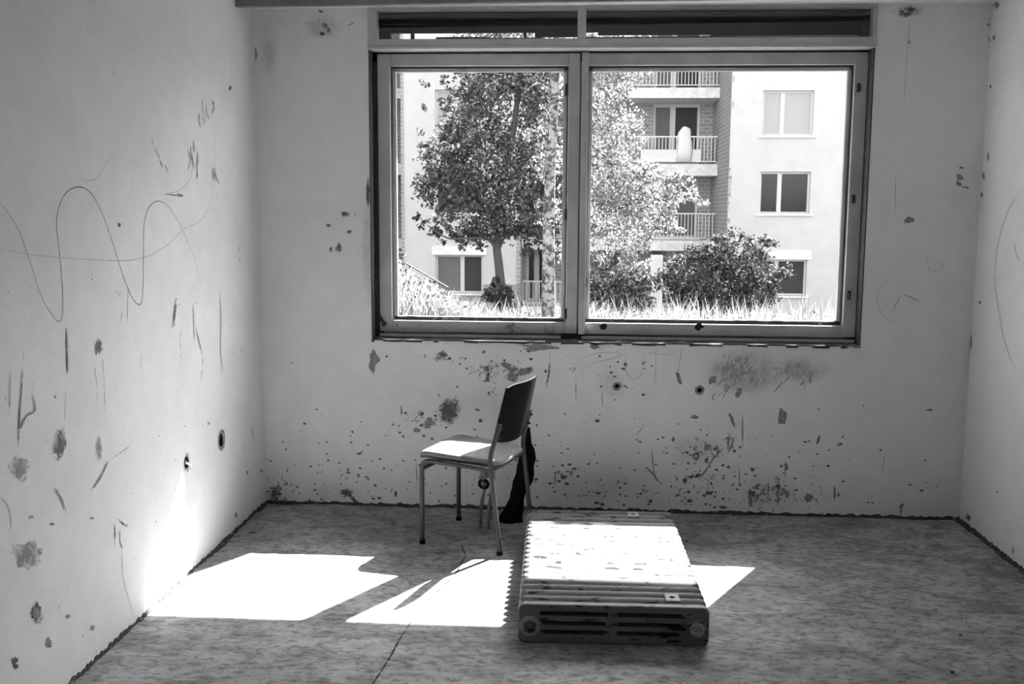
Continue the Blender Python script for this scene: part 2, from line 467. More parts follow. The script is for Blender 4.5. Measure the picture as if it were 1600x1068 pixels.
def window_wall():
    st = 0.009
    def cuts(a, b): return np.linspace(a, b, max(2, int(round((b - a) / st)) + 1))
    xs = np.unique(np.round(np.concatenate([cuts(XL, WL), cuts(WL, WR), cuts(WR, XR)]), 5))
    zs = np.unique(np.round(np.concatenate([cuts(0, WB), cuts(WB, HC)]), 5))
    nx, nz = len(xs), len(zs)
    X, Z = np.meshgrid(xs, zs)
    V = np.stack([X, np.zeros_like(X), Z], -1).reshape(-1, 3)
    ii, jj = np.meshgrid(np.arange(nx - 1), np.arange(nz - 1))
    ii, jj = ii.ravel(), jj.ravel()
    cxm, czm = (xs[ii] + xs[ii + 1]) / 2, (zs[jj] + zs[jj + 1]) / 2
    keep = ~((cxm > WL) & (cxm < WR) & (czm > WB))
    for px, py, rr in FIX:
        c = at_y(px, py, 0.0); keep &= ((cxm - c[0]) ** 2 + (czm - c[2]) ** 2) > (rr + 0.0066) ** 2
    ii, jj = ii[keep], jj[keep]
    Fc = np.stack([jj * nx + ii, jj * nx + ii + 1, (jj + 1) * nx + ii + 1, (jj + 1) * nx + ii], -1)
    o = fast_mesh('wall_back', V, Fc, 4, M['wall_back'])
    me = o.data
    n = len(me.vertices)
    co = np.empty(n * 3, np.float32); me.vertices.foreach_get('co', co); co = co.reshape(-1, 3)
    for nm, L in (('stain', STAINS), ('smudge', SMUDGES)):
        val = np.zeros(n, np.float32)
        for px, py, rx, ry, s in L:
            c = at_y(px, py, 0.0); k = 0.0034
            d = np.sqrt(((co[:, 0] - c[0]) / (rx * k)) ** 2 + ((co[:, 2] - c[2]) / (ry * k)) ** 2)
            w = np.clip(1.25 - d * 0.75, 0, 1) if nm == 'stain' else np.clip(1.4 - d, 0, 1)
            val = np.maximum(val, s * w * w * (3 - 2 * w))
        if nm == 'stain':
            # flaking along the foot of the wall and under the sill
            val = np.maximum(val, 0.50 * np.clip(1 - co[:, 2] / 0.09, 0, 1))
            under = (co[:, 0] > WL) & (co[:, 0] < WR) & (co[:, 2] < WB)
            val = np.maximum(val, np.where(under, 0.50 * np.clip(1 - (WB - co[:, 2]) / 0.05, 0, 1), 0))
        a = me.attributes.new(nm, 'FLOAT', 'POINT'); a.data.foreach_set('value', val)
    return o
wb_ = window_wall(); tag(wb_, kind='structure')
m = MB()
m.box(XL - 0.3, WL, 0.10, WALL_T, 0, HC); m.box(WR, XR + 0.2, 0.10, WALL_T, 0, HC); m.box(WL, WR, 0.10, WALL_T, 0, WB - 0.004)
m.build('masonry', M['ext'], wb_)
# storey above: unseen slab added to cut off the sun patch, and the wall above it
ov = MB().box(-6, 6, WALL_T, 0.893, 2.76, 2.92).box(-6, 6, -0.1, WALL_T, HC + 0.2, 6.0).build('sun_clip_overhang', M['ext']); tag(ov, kind='structure')
ow = MB().box(-6, XL - 0.3, 0.0, WALL_T, -1.0, HC + 0.2).box(XR + 0.2, 6, 0.0, WALL_T, -1.0, HC + 0.2).box(XL - 0.3, XR + 0.2, 0.02, WALL_T, -1.0, -0.25).build('wall_exterior', M['ext']); tag(ow, kind='structure')

# ------------------------------------------------------------------ window
win = empty('window_1', ((WL + WR) / 2, 0.1, WB)); tag(win, kind='structure')
def wp(mb, name, mat, smooth=False, bevel=0.002, parent=None):
    o = mb.build(name, mat, None, smooth, bevel)
    p = parent or win
    o.parent = p
    o.matrix_parent_inverse = Matrix.Translation(-Vector(win.location)) if p is win else Matrix.Identity(4)
    return o
YS = 0.085                                            # face of the casements
# dark raw linings of the recess
wp(MB().box(WL, WL + 0.006, 0.002, YS + 0.02, WB, WT), 'reveal_board', M['raw'])
wp(MB().box(WR - 0.006, WR, 0.002, YS + 0.02, WB, WT), 'reveal_board', M['raw'])
# broken-edged sill bed
m = MB(); n = 60; top, bot = [], []
ring = []
for i in range(n + 1):
    x = WL + (WR - WL) * i / n
    e = random.uniform(-0.006, 0.010)
    ring.append([(x, e - 0.004, WB - 0.004 - random.uniform(0, 0.007)), (x, e - 0.002, WB + 0.006), (x, YS + 0.03, WB + 0.018), (x, YS + 0.03, WB - 0.01)])
m.loft(ring); wp(m, 'sill_bed', M['raw_sill'], bevel=0)
# shutter-box unit above: frame flush with the wall
ZT0, ZT1, ZT2, ZTOP = WT, 2.502, 2.648, HC + 0.002
XM0, XM1 = -0.010, 0.034                              # post between the two upper lights
fr = MB()
fr.box(WL, WR, -0.012, 0.05, ZT0 + 0.012, ZT1)                       # bottom rail
fr.box(WL, WR, -0.012, 0.05, ZT2, ZTOP)                              # top rail
fr.box(WL, WL + 0.048, -0.0115, 0.05, ZT1, ZT2); fr.box(WR - 0.020, WR, -0.0115, 0.05, ZT1, ZT2)
fr.box(XM0, XM1, -0.0115, 0.05, ZT1, ZT2)
wp(fr, 'transom_frame', M['frame'])
wp(MB().box(WL - 0.004, WR + 0.004, -0.016, YS + 0.03, ZT0, ZT0 + 0.013), 'transom_ledge', M['frame'])
for a, b in ((WL + 0.048, XM0), (XM1, WR - 0.020)):
    wp(MB().box(a, b, 0.016, 0.020, ZT1, ZT2), 'transom_pane', M['glass'], bevel=0)
# inside of the shutter box, its enclosed shade put into the black colour, with a slit of daylight along its outer foot
bx = MB()
bx.box(WL, WR, 0.055, WALL_T, ZT2 + 0.005, HC + 0.19)                 # lid
bx.box(WL, WR, WALL_T - 0.02, WALL_T + 0.01, 2.582, HC + 0.19)        # outer board
bx.box(WL, WL + 0.01, 0.05, WALL_T, ZT0, ZT2 + 0.01); bx.box(WR - 0.01, WR, 0.05, WALL_T, ZT0, ZT2 + 0.01)
bx.box(WL, WR, 0.05, WALL_T, ZT0 + 0.0135, ZT1 - 0.004)                # floor of the box
bx.box(0.0, WR, WALL_T - 0.04, WALL_T, ZT1 - 0.01, 2.5505)           # loose board behind the wide light
bx.box(0.10, 0.70, WALL_T - 0.03, WALL_T - 0.01, 2.564, 2.60); bx.box(0.70, WR, WALL_T - 0.03, WALL_T - 0.01, 2.556, 2.60)
bx.box(-0.78, -0.50, WALL_T - 0.03, WALL_T, ZT1 - 0.01, 2.556)
bx.box(-0.50, -0.20, WALL_T - 0.03, WALL_T, ZT1 - 0.01, 2.551)
bx.box(-0.24, 0.0, WALL_T - 0.03, WALL_T, 2.556, 2.60)
for x in (-0.915, -0.30): bx.box(x, x + 0.014, WALL_T - 0.05, WALL_T, 2.5, 2.6)
bx.box(WL, -1.03, WALL_T - 0.05, WALL_T, ZT1, 2.6)
wp(bx, 'shutter_box', M['black'], bevel=0)
rl = MB().tube([(WL + 0.03, 0.16, 2.66), (WR - 0.03, 0.16, 2.66)], 0.055, 14)
wp(rl, 'rolled_shutter', M['slat'])

def zz(py, Y=YS): return float(at_y(740, py, Y)[2])
def xx(px, Y=YS): return float(at_y(px, 300, Y)[0])
ZC0, ZC1 = zz(519), zz(84)
# casing fixed in the wall behind the casements
ca = MB()
ca.box(WL + 0.006, WL + 0.05, YS + 0.006, YS + 0.04, WB + 0.018, WT); ca.box(WR - 0.05, WR - 0.006, YS + 0.006, YS + 0.04, WB + 0.018, WT)
ca.box(WL, WR, YS + 0.006, YS + 0.04, WT - 0.05, WT); ca.box(WL, WR, YS - 0.006, YS + 0.04, WB + 0.012, WB + 0.03)
wp(ca, 'casing', M['raw'])
wp(MB().box(xx(886), xx(917), YS + 0.022, YS + 0.075, WB + 0.02, WT), 'mullion', M['frame'])
wp(MB().box(xx(906.5, YS - .03), xx(917, YS - .03), YS - 0.03, YS + 0.002, ZC0, ZC1), 'added_shade_strip', M['frame'])  # added proud of the mullion to widen its shadow across the seat
def casement(name, x0, x1, gx0, gx1, z0, z1, gz0, gz1, dirty):
    """outer stiles/rails, stepped rebate, inner bead, pane"""
    s = empty(name, (0, 0, 0)); s.parent = win; s.matrix_parent_inverse = Matrix.Translation(-Vector(win.location))
    def part(mb, nm, mat, bevel=0.0025):
        o = mb.build(nm, mat, s, False, bevel); return o
    ix0, ix1, iz0, iz1 = gx0 - 0.026, gx1 + 0.026, gz0 - 0.024, gz1 + 0.026
    part(MB().box(x0, ix0, YS, YS + 0.026, z0, z1), 'stile', M['frame'])
    part(MB().box(ix1, x1, YS, YS + 0.026, z0, z1), 'stile', M['frame'])
    part(MB().box(ix0, ix1, YS, YS + 0.026, iz1, z1), 'top_rail', M['frame'])
    part(MB().box(ix0, ix1, YS, YS + 0.026, z0, iz0), 'bottom_rail', M['frame_dirty'] if dirty else M['frame'])
    # rebate: narrow dark gap, then the outer leaf set further back
    b0x, b1x, b0z, b1z = ix0 + 0.010, ix1 - 0.010, iz0 + 0.006, iz1 - 0.010
    rb = MB()
    rb.box(b0x, b0x + 0.018, YS + 0.030, YS + 0.055, b0z, b1z); rb.box(b1x - 0.018, b1x, YS + 0.030, YS + 0.055, b0z, b1z)
    rb.box(b0x, b1x, YS + 0.030, YS + 0.055, b1z - 0.018, b1z); rb.box(b0x, b1x, YS + 0.030, YS + 0.055, b0z - 0.004, b0z + 0.016)
    part(rb, 'outer_leaf', M['frame'])
    sp_ = MB()                                          # board closing the gap between the two leaves, at its far side
    sp_.box(x0 + 0.004, b0x + 0.002, YS + 0.050, YS + 0.056, z0, z1); sp_.box(b1x - 0.002, x1 - 0.004, YS + 0.050, YS + 0.056, z0, z1)
    sp_.box(b0x, b1x, YS + 0.050, YS + 0.056, b1z - 0.002, z1); sp_.box(b0x, b1x, YS + 0.050, YS + 0.056, z0, b0z + 0.002)
    part(sp_, 'gap_seal', M['frame'], 0)
    # old putty, uneven, on the foot of the rebate
    pt = MB(); n = 40; rg = []
    for i in range(n + 1):
        x = b0x + (b1x - b0x) * i / n
        h = b0z + 0.014 + random.uniform(0, 0.006)
        rg.append([(x, YS + 0.027, b0z - 0.004), (x, YS + 0.027, h - 0.004), (x, YS + 0.040, h), (x, YS + 0.040, b0z - 0.004)])
    pt.loft(rg); part(pt, 'putty', M['raw_sill'], 0)
    part(MB().box(gx0 - 0.008, gx1 + 0.008, YS + 0.044, YS + 0.047, gz0 - 0.006, gz1 + 0.008), 'pane', M['glass'], 0)
    return s
GZ0, GZ1 = zz(495), zz(110.5)
casement('casement', xx(591.5), xx(904), xx(618), xx(879), ZC0, ZC1, GZ0, GZ1, True)
casement('casement', xx(906.5), xx(1347), xx(923), xx(1319), ZC0, ZC1, GZ0, GZ1, False)
# groove + drip strip under the casements
for a, b in ((xx(605), xx(880)), (xx(912), xx(1334))):
    wp(MB().box(a - .02, b + .02, YS + 0.022, YS + 0.03, ZC0 - 0.014, ZC0 + 0.004), 'groove_board', M['frame'], bevel=0)
for a, b in ((xx(591), xx(879)), (xx(912), xx(1346))):
    wp(MB().box(a, b, YS - 0.012, YS + 0.03, ZC0 - 0.030, ZC0 - 0.011), 'drip_strip', M['frame'])
wp(MB().box(xx(879), xx(912), YS - 0.010, YS + 0.03, ZC0 - 0.032, ZC0 - 0.002), 'rotten_joint', M['black'])
# hinges, latch keeps, corner catch
for px, py in ((1341, 137), (1333, 311), (1326, 461)):
    p = at_y(px, py, YS)
    wp(MB().box(p[0] - 0.008, p[0] + 0.008, YS - 0.008, YS, p[2] - 0.022, p[2] + 0.022).tube([(p[0], YS - 0.010, p[2] - 0.016), (p[0], YS - 0.010, p[2] + 0.016)], 0.006, 8), 'hinge', M['iron'])
for px, py in ((918, 165), (884, 335), (915, 440), (884, 490), (885, 140)):
    p = at_y(px, py, YS)
    wp(MB().box(p[0] - 0.006, p[0] + 0.006, YS - 0.003, YS + 0.01, p[2] - 0.03, p[2] + 0.03), 'latch_keep', M['iron'])
p0, p1 = at_y(591, 491, YS - 0.006), at_y(600, 506, YS - 0.006)
wp(MB().tube([p0, p1], 0.010, 8).tube([p1 + np.array([0, -0.008, 0]), p1 + np.array([0, 0.01, 0])], 0.014, 10), 'corner_catch', M['iron'])
for px, py, r in ((943, 511, 8), (1092, 510, 9)):      # knots of missing paint on the bottom rail
    p = at_y(px, py, YS - 0.0008)
    v = [(p[0] + r * .0034 * math.cos(a) * random.uniform(.5, 1.1), YS - 0.0008, p[2] + r * .0026 * math.sin(a) * random.uniform(.5, 1.1)) for a in np.linspace(0, 6.0, 12)]
    wp(MB().add(v, [tuple(range(12))]), 'paint_chip', M['black'], bevel=0)

# pelmet board under the ceiling
pa = at_y(368, 10, -0.29); pb = at_y(1090, -4, -0.29)
pl = MB(); y0, y1 = -0.29, -0.255
pl.add([(XL, y0, pa[2]), (XR, y0, pb[2] + 0.002), (XR, y1, pb[2] + 0.002), (XL, y1, pa[2]), (XL, y0, HC), (XR, y0, HC), (XR, y1, HC), (XL, y1, HC)],
       [(0, 1, 2, 3), (4, 7, 6, 5), (0, 4, 5, 1), (3, 2, 6, 7), (0, 3, 7, 4), (1, 5, 6, 2)])
o = pl.build('curtain_rail', M['rail']); tag(o, 'dark curtain rail board fixed under the ceiling in front of the window wall', 'curtain rail')

# dirty gap left where the skirting was torn off
def dirt_strip(name, pts, inward, h, w):
    m = MB(); rg = []; wk = 0.6
    n = 170
    for i in range(n + 1):
        t = i / n; p = Vector(pts[0]).lerp(Vector(pts[1]), t)
        ww, hh = w * wk, h * random.uniform(.4, 1.1)
        wk = min(1.2, max(.25, wk + random.uniform(-.22, .22)))
        q = Vector(inward)
        rg.append([p, p + q * ww, p + q * ww * 0.55 + Vector((0, 0, hh * .5)), p + Vector((0, 0, hh))])
    m.loft(rg)
    o = m.build(name, M['dirt'], None, False); tag(o, kind='structure'); return o
dirt_strip('baseboard_back', ((XL, 0.001, 0), (XR, 0.001, 0)), (0, -1, 0), 0.020, 0.030)
dirt_strip('baseboard_left', ((XL, -2.6, 0), (XL, 0, 0)), (1, 0, 0), 0.018, 0.022)
dirt_strip('baseboard_right', ((XR, -2.6, 0), (XR, 0, 0)), (-1, 0, 0), 0.018, 0.028)

# ------------------------------------------------------------------ marks on the walls and the floor
LAYER = [0]
def plane_pt(side, px, py):
    e = 0.0006 + (LAYER[0] % 45) * 0.00005            # every mark a hair above the last one
    if side == 'back': p = at_y(px, py, 0.0); return np.array([p[0], -e, p[2]]), np.array([0, -1, 0])
    if side == 'left': p = at_x(px, py, XL); return np.array([XL + e, p[1], p[2]]), np.array([1, 0, 0])
    if side == 'right': p = at_x(px, py, XR); return np.array([XR - e, p[1], p[2]]), np.array([-1, 0, 0])
    p = at_z(px, py, 0.0); return np.array([p[0], p[1], e]), np.array([0, 0, 1])
WALLOBJ = dict(back=wb_, left=wl_, right=wr_, floor=fl)
def smooth_pts(P, sub=8):
    P = [np.array(p, float) for p in P]; out = []
    for i in range(len(P) - 1):
        p0, p1, p2, p3 = P[max(i - 1, 0)], P[i], P[i + 1], P[min(i + 2, len(P) - 1)]
        for k in range(sub):
            t = k / sub
            out.append(0.5 * ((2 * p1) + (-p0 + p2) * t + (2 * p0 - 5 * p1 + 4 * p2 - p3) * t * t + (-p0 + 3 * p1 - 3 * p2 + p3) * t ** 3))
    out.append(P[-1]); return out
def ribbon_geo(m, side, pts, w, taper=True, jit=0.2, sub=8):
    px = smooth_pts(pts, sub) if sub > 1 else pts
    LAYER[0] += 1
    P = [plane_pt(side, *q) for q in px]
    n = len(P); v = []
    for i, (p, nn) in enumerate(P):
        t = P[min(i + 1, n - 1)][0] - P[max(i - 1, 0)][0]
        b = np.cross(nn, t); b = b / (np.linalg.norm(b) + 1e-9)
        ww = w * (1 + random.uniform(-jit, jit))
        if taper: ww *= min(1.0, 0.35 + 3.0 * min(i, n - 1 - i) / n)
        v += [p + b * ww / 2, p - b * ww / 2]
    m.add(v, [(2 * i, 2 * i + 1, 2 * i + 3, 2 * i + 2) for i in range(n - 1)])
def ribbon(name, side, pts, w, mat, **k):
    m = MB(); ribbon_geo(m, side, pts, w, **k); return m.build(name, mat, WALLOBJ[side])
def blob_geo(m, side, px, py, rx, ry, rot=0.0, rough=0.35, n=26):
    v = []; q = 1.0
    LAYER[0] += 1
    for k in range(n):
        a = 2 * math.pi * k / n; q = 1 + (q - 1) * .55 + random.uniform(-rough, rough) * .8
        dx, dy = rx * q * math.cos(a), ry * q * math.sin(a)
        v.append(plane_pt(side, px + dx * math.cos(rot) - dy * math.sin(rot), py + dx * math.sin(rot) + dy * math.cos(rot))[0])
    c = np.mean(v, axis=0)
    m.add([c] + v, [(0, k + 1, (k + 1) % n + 1) for k in range(n)])
def blob(name, side, px, py, rx, ry, mat, **k):
    m = MB(); blob_geo(m, side, px, py, rx, ry, **k); return m.build(name, mat, WALLOBJ[side])

# pencil scribble on the left wall
ribbon('pencil_line', 'left', [(0, 316), (28, 358), (48, 412), (63, 460), (80, 490), (93, 502), (98, 480), (96, 430), (91, 380), (88, 350), (92, 322), (104, 300), (122, 292), (140, 300), (158, 330), (176, 380), (192, 430), (207, 466), (219, 475), (223, 455), (224, 400), (225, 350), (232, 325), (246, 314), (262, 322), (278, 345), (295, 382), (306, 410), (312, 440)], 0.0045, M['pencil'])
ribbon('pencil_line', 'left', [(332, 160), (336, 215), (334, 270), (328, 318), (312, 345), (286, 358), (262, 382), (230, 400), (190, 407), (120, 404), (50, 398), (0, 388)], 0.004, M['pencil_faint'])
ribbon('pencil_line', 'left', [(298, 222), (301, 250), (298, 275), (286, 293), (272, 300), (250, 304)], 0.004, M['pencil_faint'])
ribbon('pencil_line', 'left', [(258, 303), (285, 306), (276, 302)], 0.007, M['pencil'])
ribbon('pencil_line', 'left', [(120, 281), (150, 279), (168, 250), (178, 236)], 0.003, M['pencil_faint'])
m = MB()
for k in range(26):
    if k < 9: x, y, l = random.uniform(310, 334), random.uniform(152, 180), random.uniform(14, 28)
    elif k < 18: x, y, l = random.uniform(292, 310), random.uniform(215, 250), random.uniform(12, 34)
    elif k < 22: x, y, l = random.uniform(326, 338), random.uniform(255, 275), random.uniform(12, 26)
    else: x, y, l = random.uniform(235, 290), random.uniform(215, 262), random.uniform(6, 16)
    ribbon_geo(m, 'left', [(x, y), (x + random.uniform(-1, 4), y + l * .5), (x + random.uniform(-2, 6), y + l)], random.uniform(.005, .012))
m.build('scratch_marks', M['scratch'], wl_)
# drips and strokes running down the left wall
for pts, w, mt in [
    ([(103, 513), (104, 545), (105, 582)], .011, 'pencil'), ([(144, 552), (150, 600), (152, 640)], .004, 'scuff'), ([(158, 548), (162, 600), (163, 650)], .004, 'scuff'),
    ([(276, 456), (272, 490), (269, 522)], .022, 'scuff'), ([(303, 465), (305, 510), (316, 560), (312, 600)], .010, 'scuff'), ([(301, 470), (303, 540)], .008, 'scuff'),
    ([(343, 460), (345, 500), (344, 545), (348, 582)], .009, 'pencil_faint'), ([(283, 500), (281, 540), (283, 600)], .006, 'scuff_lt'),
    ([(36, 545), (33, 600), (29, 660), (26, 740)], .007, 'scuff'), ([(31, 637), (30, 668), (40, 650), (54, 640), (50, 618)], .007, 'pencil'),
    ([(15, 560), (14, 660)], .005, 'scuff'), ([(168, 720), (158, 742), (145, 762)], .010, 'pencil'), ([(168, 720), (190, 705), (208, 692)], .003, 'scuff'),
    ([(0, 777), (12, 790), (17, 812), (14, 830)], .005, 'pencil_faint'), ([(80, 758), (95, 780), (104, 806)], .018, 'scuff_lt'),
    ([(180, 806), (192, 818), (203, 822), (204, 812)], .008, 'scuff'), ([(179, 810), (179, 858)], .012, 'scuff'), ([(187, 828), (187, 845), (191, 856)], .010, 'pencil'),
    ([(190, 860), (193, 905), (208, 958)], .004, 'pencil_faint'), ([(103, 590), (100, 680)], .003, 'scuff_lt'), ([(222, 540), (218, 580)], .003, 'scuff_lt'),
    ([(375, 380), (372, 400), (378, 412)], .006, 'scuff'), ([(393, 665), (396, 690)], .010, 'scuff'), ([(200, 440), (198, 520)], .004, 'scuff'), ([(192, 480), (186, 510)], .004, 'scuff_lt')]:
    ribbon('scuff_mark', 'left', pts, w, M[mt])
for px, py, rx, ry, mt in [(152, 541, 7, 14, 'scuff'), (93, 697, 11, 24, 'scuff'), (40, 865, 32, 20, 'scuff_lt'), (57, 957, 10, 17, 'scuff'), (56, 957, 5, 8, 'chip_grey'),
                           (75, 1004, 5, 7, 'chip_grey'), (22, 1032, 5, 6, 'chip'), (25, 1041, 4, 4, 'chip'), (144, 980, 3, 4, 'chip_grey'), (186, 351, 2, 3, 'chip'), (359, 137, 2, 3, 'chip'),
                           (48, 807, 4, 2, 'chip_grey'), (82, 818, 3, 2, 'chip_grey'), (143, 809, 3, 2, 'chip_grey'), (326, 661, 2, 3, 'scuff'), (30, 730, 20, 18, 'scuff_lt'), (153, 700, 6, 18, 'scuff_lt'),
                           (106, 962, 3, 3, 'chip_grey'), (368, 805, 2, 4, 'chip_grey'), (408, 735, 2, 3, 'chip_grey'), (386, 738, 2, 3, 'scuff'), (85, 620, 2, 2, 'chip_grey')]:
    blob('paint_chip', 'left', px, py, rx, ry, M[mt])

# window wall: single chips and strokes
for px, py, rx, ry, rot, mt in [
    (583, 566, 6, 18, 0, 'chip_grey'), (588, 562, 5, 6, 0, 'chip_grey'), (703, 642, 14, 18, 0.2, 'scuff'), (540, 335, 9, 4, .3, 'scuff'), (546, 362, 6, 3, -.6, 'scuff'), (530, 386, 5, 8, .5, 'scuff'), (513, 352, 4, 3, .5, 'scuff'),
    (517, 390, 3, 4, .5, 'scuff'), (845, 542, 26, 4.5, 0, 'chip_grey'), (832, 545, 12, 3, 0, 'chip_grey'), (930, 542, 7, 3, 0, 'chip_grey'),
    (1222, 653, 6, 11, 0.1, 'chip_grey'), (1221, 641, 3, 4, 0, 'chip_grey'), (1144, 656, 3, 13, -.3, 'chip_grey'), (1060, 588, 3, 9, -.3, 'chip'), (1155, 612, 5, 7, .2, 'chip_grey'),
    (1113, 593, 5, 7, 0, 'chip_grey'), (1420, 344, 8, 5, -.2, 'chip_grey'), (1500, 277, 7, 4, .6, 'chip_grey'), (1498, 287, 5, 3, .3, 'chip_grey'), (1510, 293, 7, 2, .2, 'scuff'), (1502, 262, 5, 2, 0, 'scuff'),
    (1279, 686, 2, 6, .3, 'chip'), (1312, 694, 4, 2, -.6, 'chip_grey'), (933, 657, 4, 2, 0, 'chip'), (1005, 616, 4, 1.5, 0, 'chip'), (1085, 651, 6, 3, 0, 'chip_grey'), (1052, 686, 3, 4, 0, 'chip_grey'),
    (1174, 770, 7, 6, .5, 'chip'), (1172, 780, 3, 10, 0, 'chip_grey'), (1184, 776, 3, 5, 0, 'chip_grey'), (1216, 760, 4, 4, 0, 'chip'), (1230, 772, 4, 7, 0, 'chip_grey'), (1228, 728, 3, 5, 0, 'chip_grey'),
    (1175, 733, 3, 3, 0, 'chip'), (1263, 776, 6, 7, 0, 'chip_grey'), (1108, 770, 5, 3, 0, 'chip'), (1078, 782, 5, 3, 0, 'chip'), (1070, 750, 4, 3, 0, 'chip'), (1090, 743, 6, 3, -.4, 'chip'), (1138, 690, 2, 10, .1, 'chip_grey'),
    (935, 770, 4, 2, 0, 'chip'), (932, 785, 5, 2.5, 0, 'chip'), (941, 787, 3, 3, .5, 'chip'), (975, 788, 2, 2, 0, 'chip'), (1016, 782, 3, 2, 0, 'chip'), (837, 748, 4, 2, 0, 'chip'), (880, 745, 4, 3, 0, 'chip'), (890, 725, 3, 2, 0, 'chip'),
    (1130, 792, 6, 2, 0, 'chip'), (1146, 799, 4, 2, 0, 'chip'), (1118, 700, 4, 3, 0, 'chip'), (1104, 700, 5, 4, 0, 'chip_grey'), (1080, 744, 4, 2, 0, 'chip'), (780, 722, 7, 5, .3, 'chip'), (778, 716, 3, 3, 0, 'chip'), (551, 674, 2, 2, 0, 'chip'),
    (561, 708, 4, 1.5, 0, 'chip'), (544, 733, 2, 2, 0, 'chip_grey'), (544, 738, 3, 2, 0, 'chip_grey'), (560, 742, 2, 3, 0, 'chip_grey'), (575, 748, 2, 2, 0, 'chip_grey'), (586, 757, 2, 2, 0, 'chip_grey'), (618, 771, 2, 4, 0, 'chip'),
    (746, 640, 3, 2, 0, 'chip'), (751, 657, 3, 3, 0, 'chip'), (627, 640, 1.5, 7, 0, 'chip_grey'), (614, 663, 2, 2, 0, 'chip_grey'), (508, 40, 6, 4, .8, 'chip_grey'), (513, 47, 3, 5, -.2, 'chip_grey'), (503, 53, 5, 3, 0, 'scuff'), (501, 18, 4, 1.5, .3, 'chip'),
    (520, 12, 7, 1.2, 0, 'chip_grey'), (419, 13, 3, 1.2, 0, 'chip_grey'), (1415, 22, 9, 6, 0, 'scuff'), (1422, 15, 14, 4, .1, 'scuff'), (1420, 66, 2, 3, 0, 'chip_grey'), (400, 85, 4, 14, 0, 'scuff_lt'), (575, 300, 3, 30, 0, 'scuff'),
    (1453, 640, 6, 1.5, 0, 'scuff'), (1422, 757, 3, 1.5, 0, 'chip_grey'), (1304, 770, 2, 9, 0, 'chip_grey'), (1408, 795, 2, 9, 0, 'chip_grey'), (1310, 772, 2, 4, 0, 'scuff'), (820, 580, 14, 5, -.3, 'chip_grey'), (800, 588, 9, 6, .4, 'chip_grey'),
    (790, 570, 8, 4, .4, 'chip_grey'), (762, 590, 5, 10, -.2, 'scuff'), (690, 555, 9, 6, -.4, 'scuff'), (670, 660, 7, 9, .2, 'chip_grey'), (652, 672, 6, 4, 0, 'chip_grey'), (430, 770, 10, 14, 0, 'scuff'), (435, 765, 5, 8, .2, 'chip_grey'), (540, 770, 8, 9, .7, 'scuff')]:
    blob('paint_chip', 'back', px, py, rx, ry, M[mt], rot=rot)
for pts, w, mt in [
    ([(1018, 700), (1022, 738), (1030, 752)], .006, 'pencil'), ([(1090, 745), (1100, 738), (1115, 715), (1130, 700)], .008, 'chip_grey'), ([(1138, 706), (1143, 696), (1146, 684)], .010, 'chip_grey'), ([(1010, 730), (1020, 740), (1028, 752)], .009, 'chip_grey'),
    ([(1066, 540), (1062, 565), (1058, 585)], .006, 'pencil_faint'), ([(1060, 585), (1065, 600)], .012, 'chip_grey'), ([(860, 545), (858, 580), (852, 610)], .009, 'scuff'), ([(1160, 640), (1160, 670), (1161, 700)], .010, 'scuff_lt'),
    ([(895, 570), (920, 555), (950, 550), (972, 553), (955, 560), (930, 566), (905, 580)], .004, 'pencil_faint'), ([(978, 550), (977, 575), (985, 590), (998, 590), (1004, 575), (1005, 552)], .004, 'pencil_faint'), ([(1008, 550), (1047, 555)], .004, 'pencil_faint'), ([(1025, 545), (1024, 600)], .004, 'pencil_faint'),
    ([(940, 607), (942, 640)], .004, 'scuff'), ([(900, 590), (900, 625)], .006, 'scuff_lt'), ([(1010, 650), (1005, 665), (990, 685)], .003, 'scuff'), ([(1422, 25), (1417, 90), (1412, 160)], .004, 'pencil_faint'), ([(1400, 260), (1398, 345)], .003, 'scuff_lt'),
    ([(1392, 437), (1376, 448), (1370, 465), (1378, 490), (1395, 503), (1410, 510)], .0035, 'pencil_faint'), ([(1410, 455), (1400, 475), (1394, 488), (1406, 478)], .0035, 'scuff'), ([(1406, 458), (1425, 465), (1441, 475)], .0035, 'scuff'), ([(1449, 402), (1453, 422), (1476, 418), (1452, 403)], .0035, 'pencil_faint'),
    ([(1383, 705), (1376, 748)], .004, 'scuff_lt'), ([(1226, 725), (1228, 750)], .004, 'scuff'), ([(1216, 750), (1215, 795)], .006, 'scuff'), ([(1200, 745), (1200, 790)], .006, 'scuff'), ([(1240, 750), (1241, 795)], .005, 'scuff_lt'), ([(1155, 730), (1155, 760)], .005, 'chip_grey'),
    ([(1106, 748), (1106, 770)], .004, 'chip_grey'), ([(470, 33), (480, 37), (492, 37)], .004, 'scuff'), ([(540, 42), (550, 37), (556, 34)], .004, 'scuff'), ([(730, 720), (728, 760), (733, 790)], .003, 'scuff_lt'), ([(650, 715), (652, 770)], .006, 'scuff_lt'), ([(453, 570), (460, 562)], .004, 'scuff'), ([(545, 770), (560, 790)], .018, 'scuff')]:
    ribbon('scuff_mark', 'back', pts, w, M[mt])
m = MB()
for k in range(60):                                    # hatching rubbed off beside the sill's right end
    if k < 45: x, y = random.uniform(1115, 1170), random.uniform(550, 615)
    else: x, y = random.uniform(1170, 1270), random.uniform(560, 596)
    if k < 45 and y > 560 + (1175 - x) * 1.3: y = 565 + random.uniform(0, 20)
    l = random.uniform(8, 20)
    ribbon_geo(m, 'back', [(x, y), (x - l * random.uniform(.1, .4), y + l * .5), (x - l * random.uniform(.2, .9), y + l)], random.uniform(.003, .016), sub=3)
m.build('scratch_marks', M['scratch'], wb_)
m = MB()
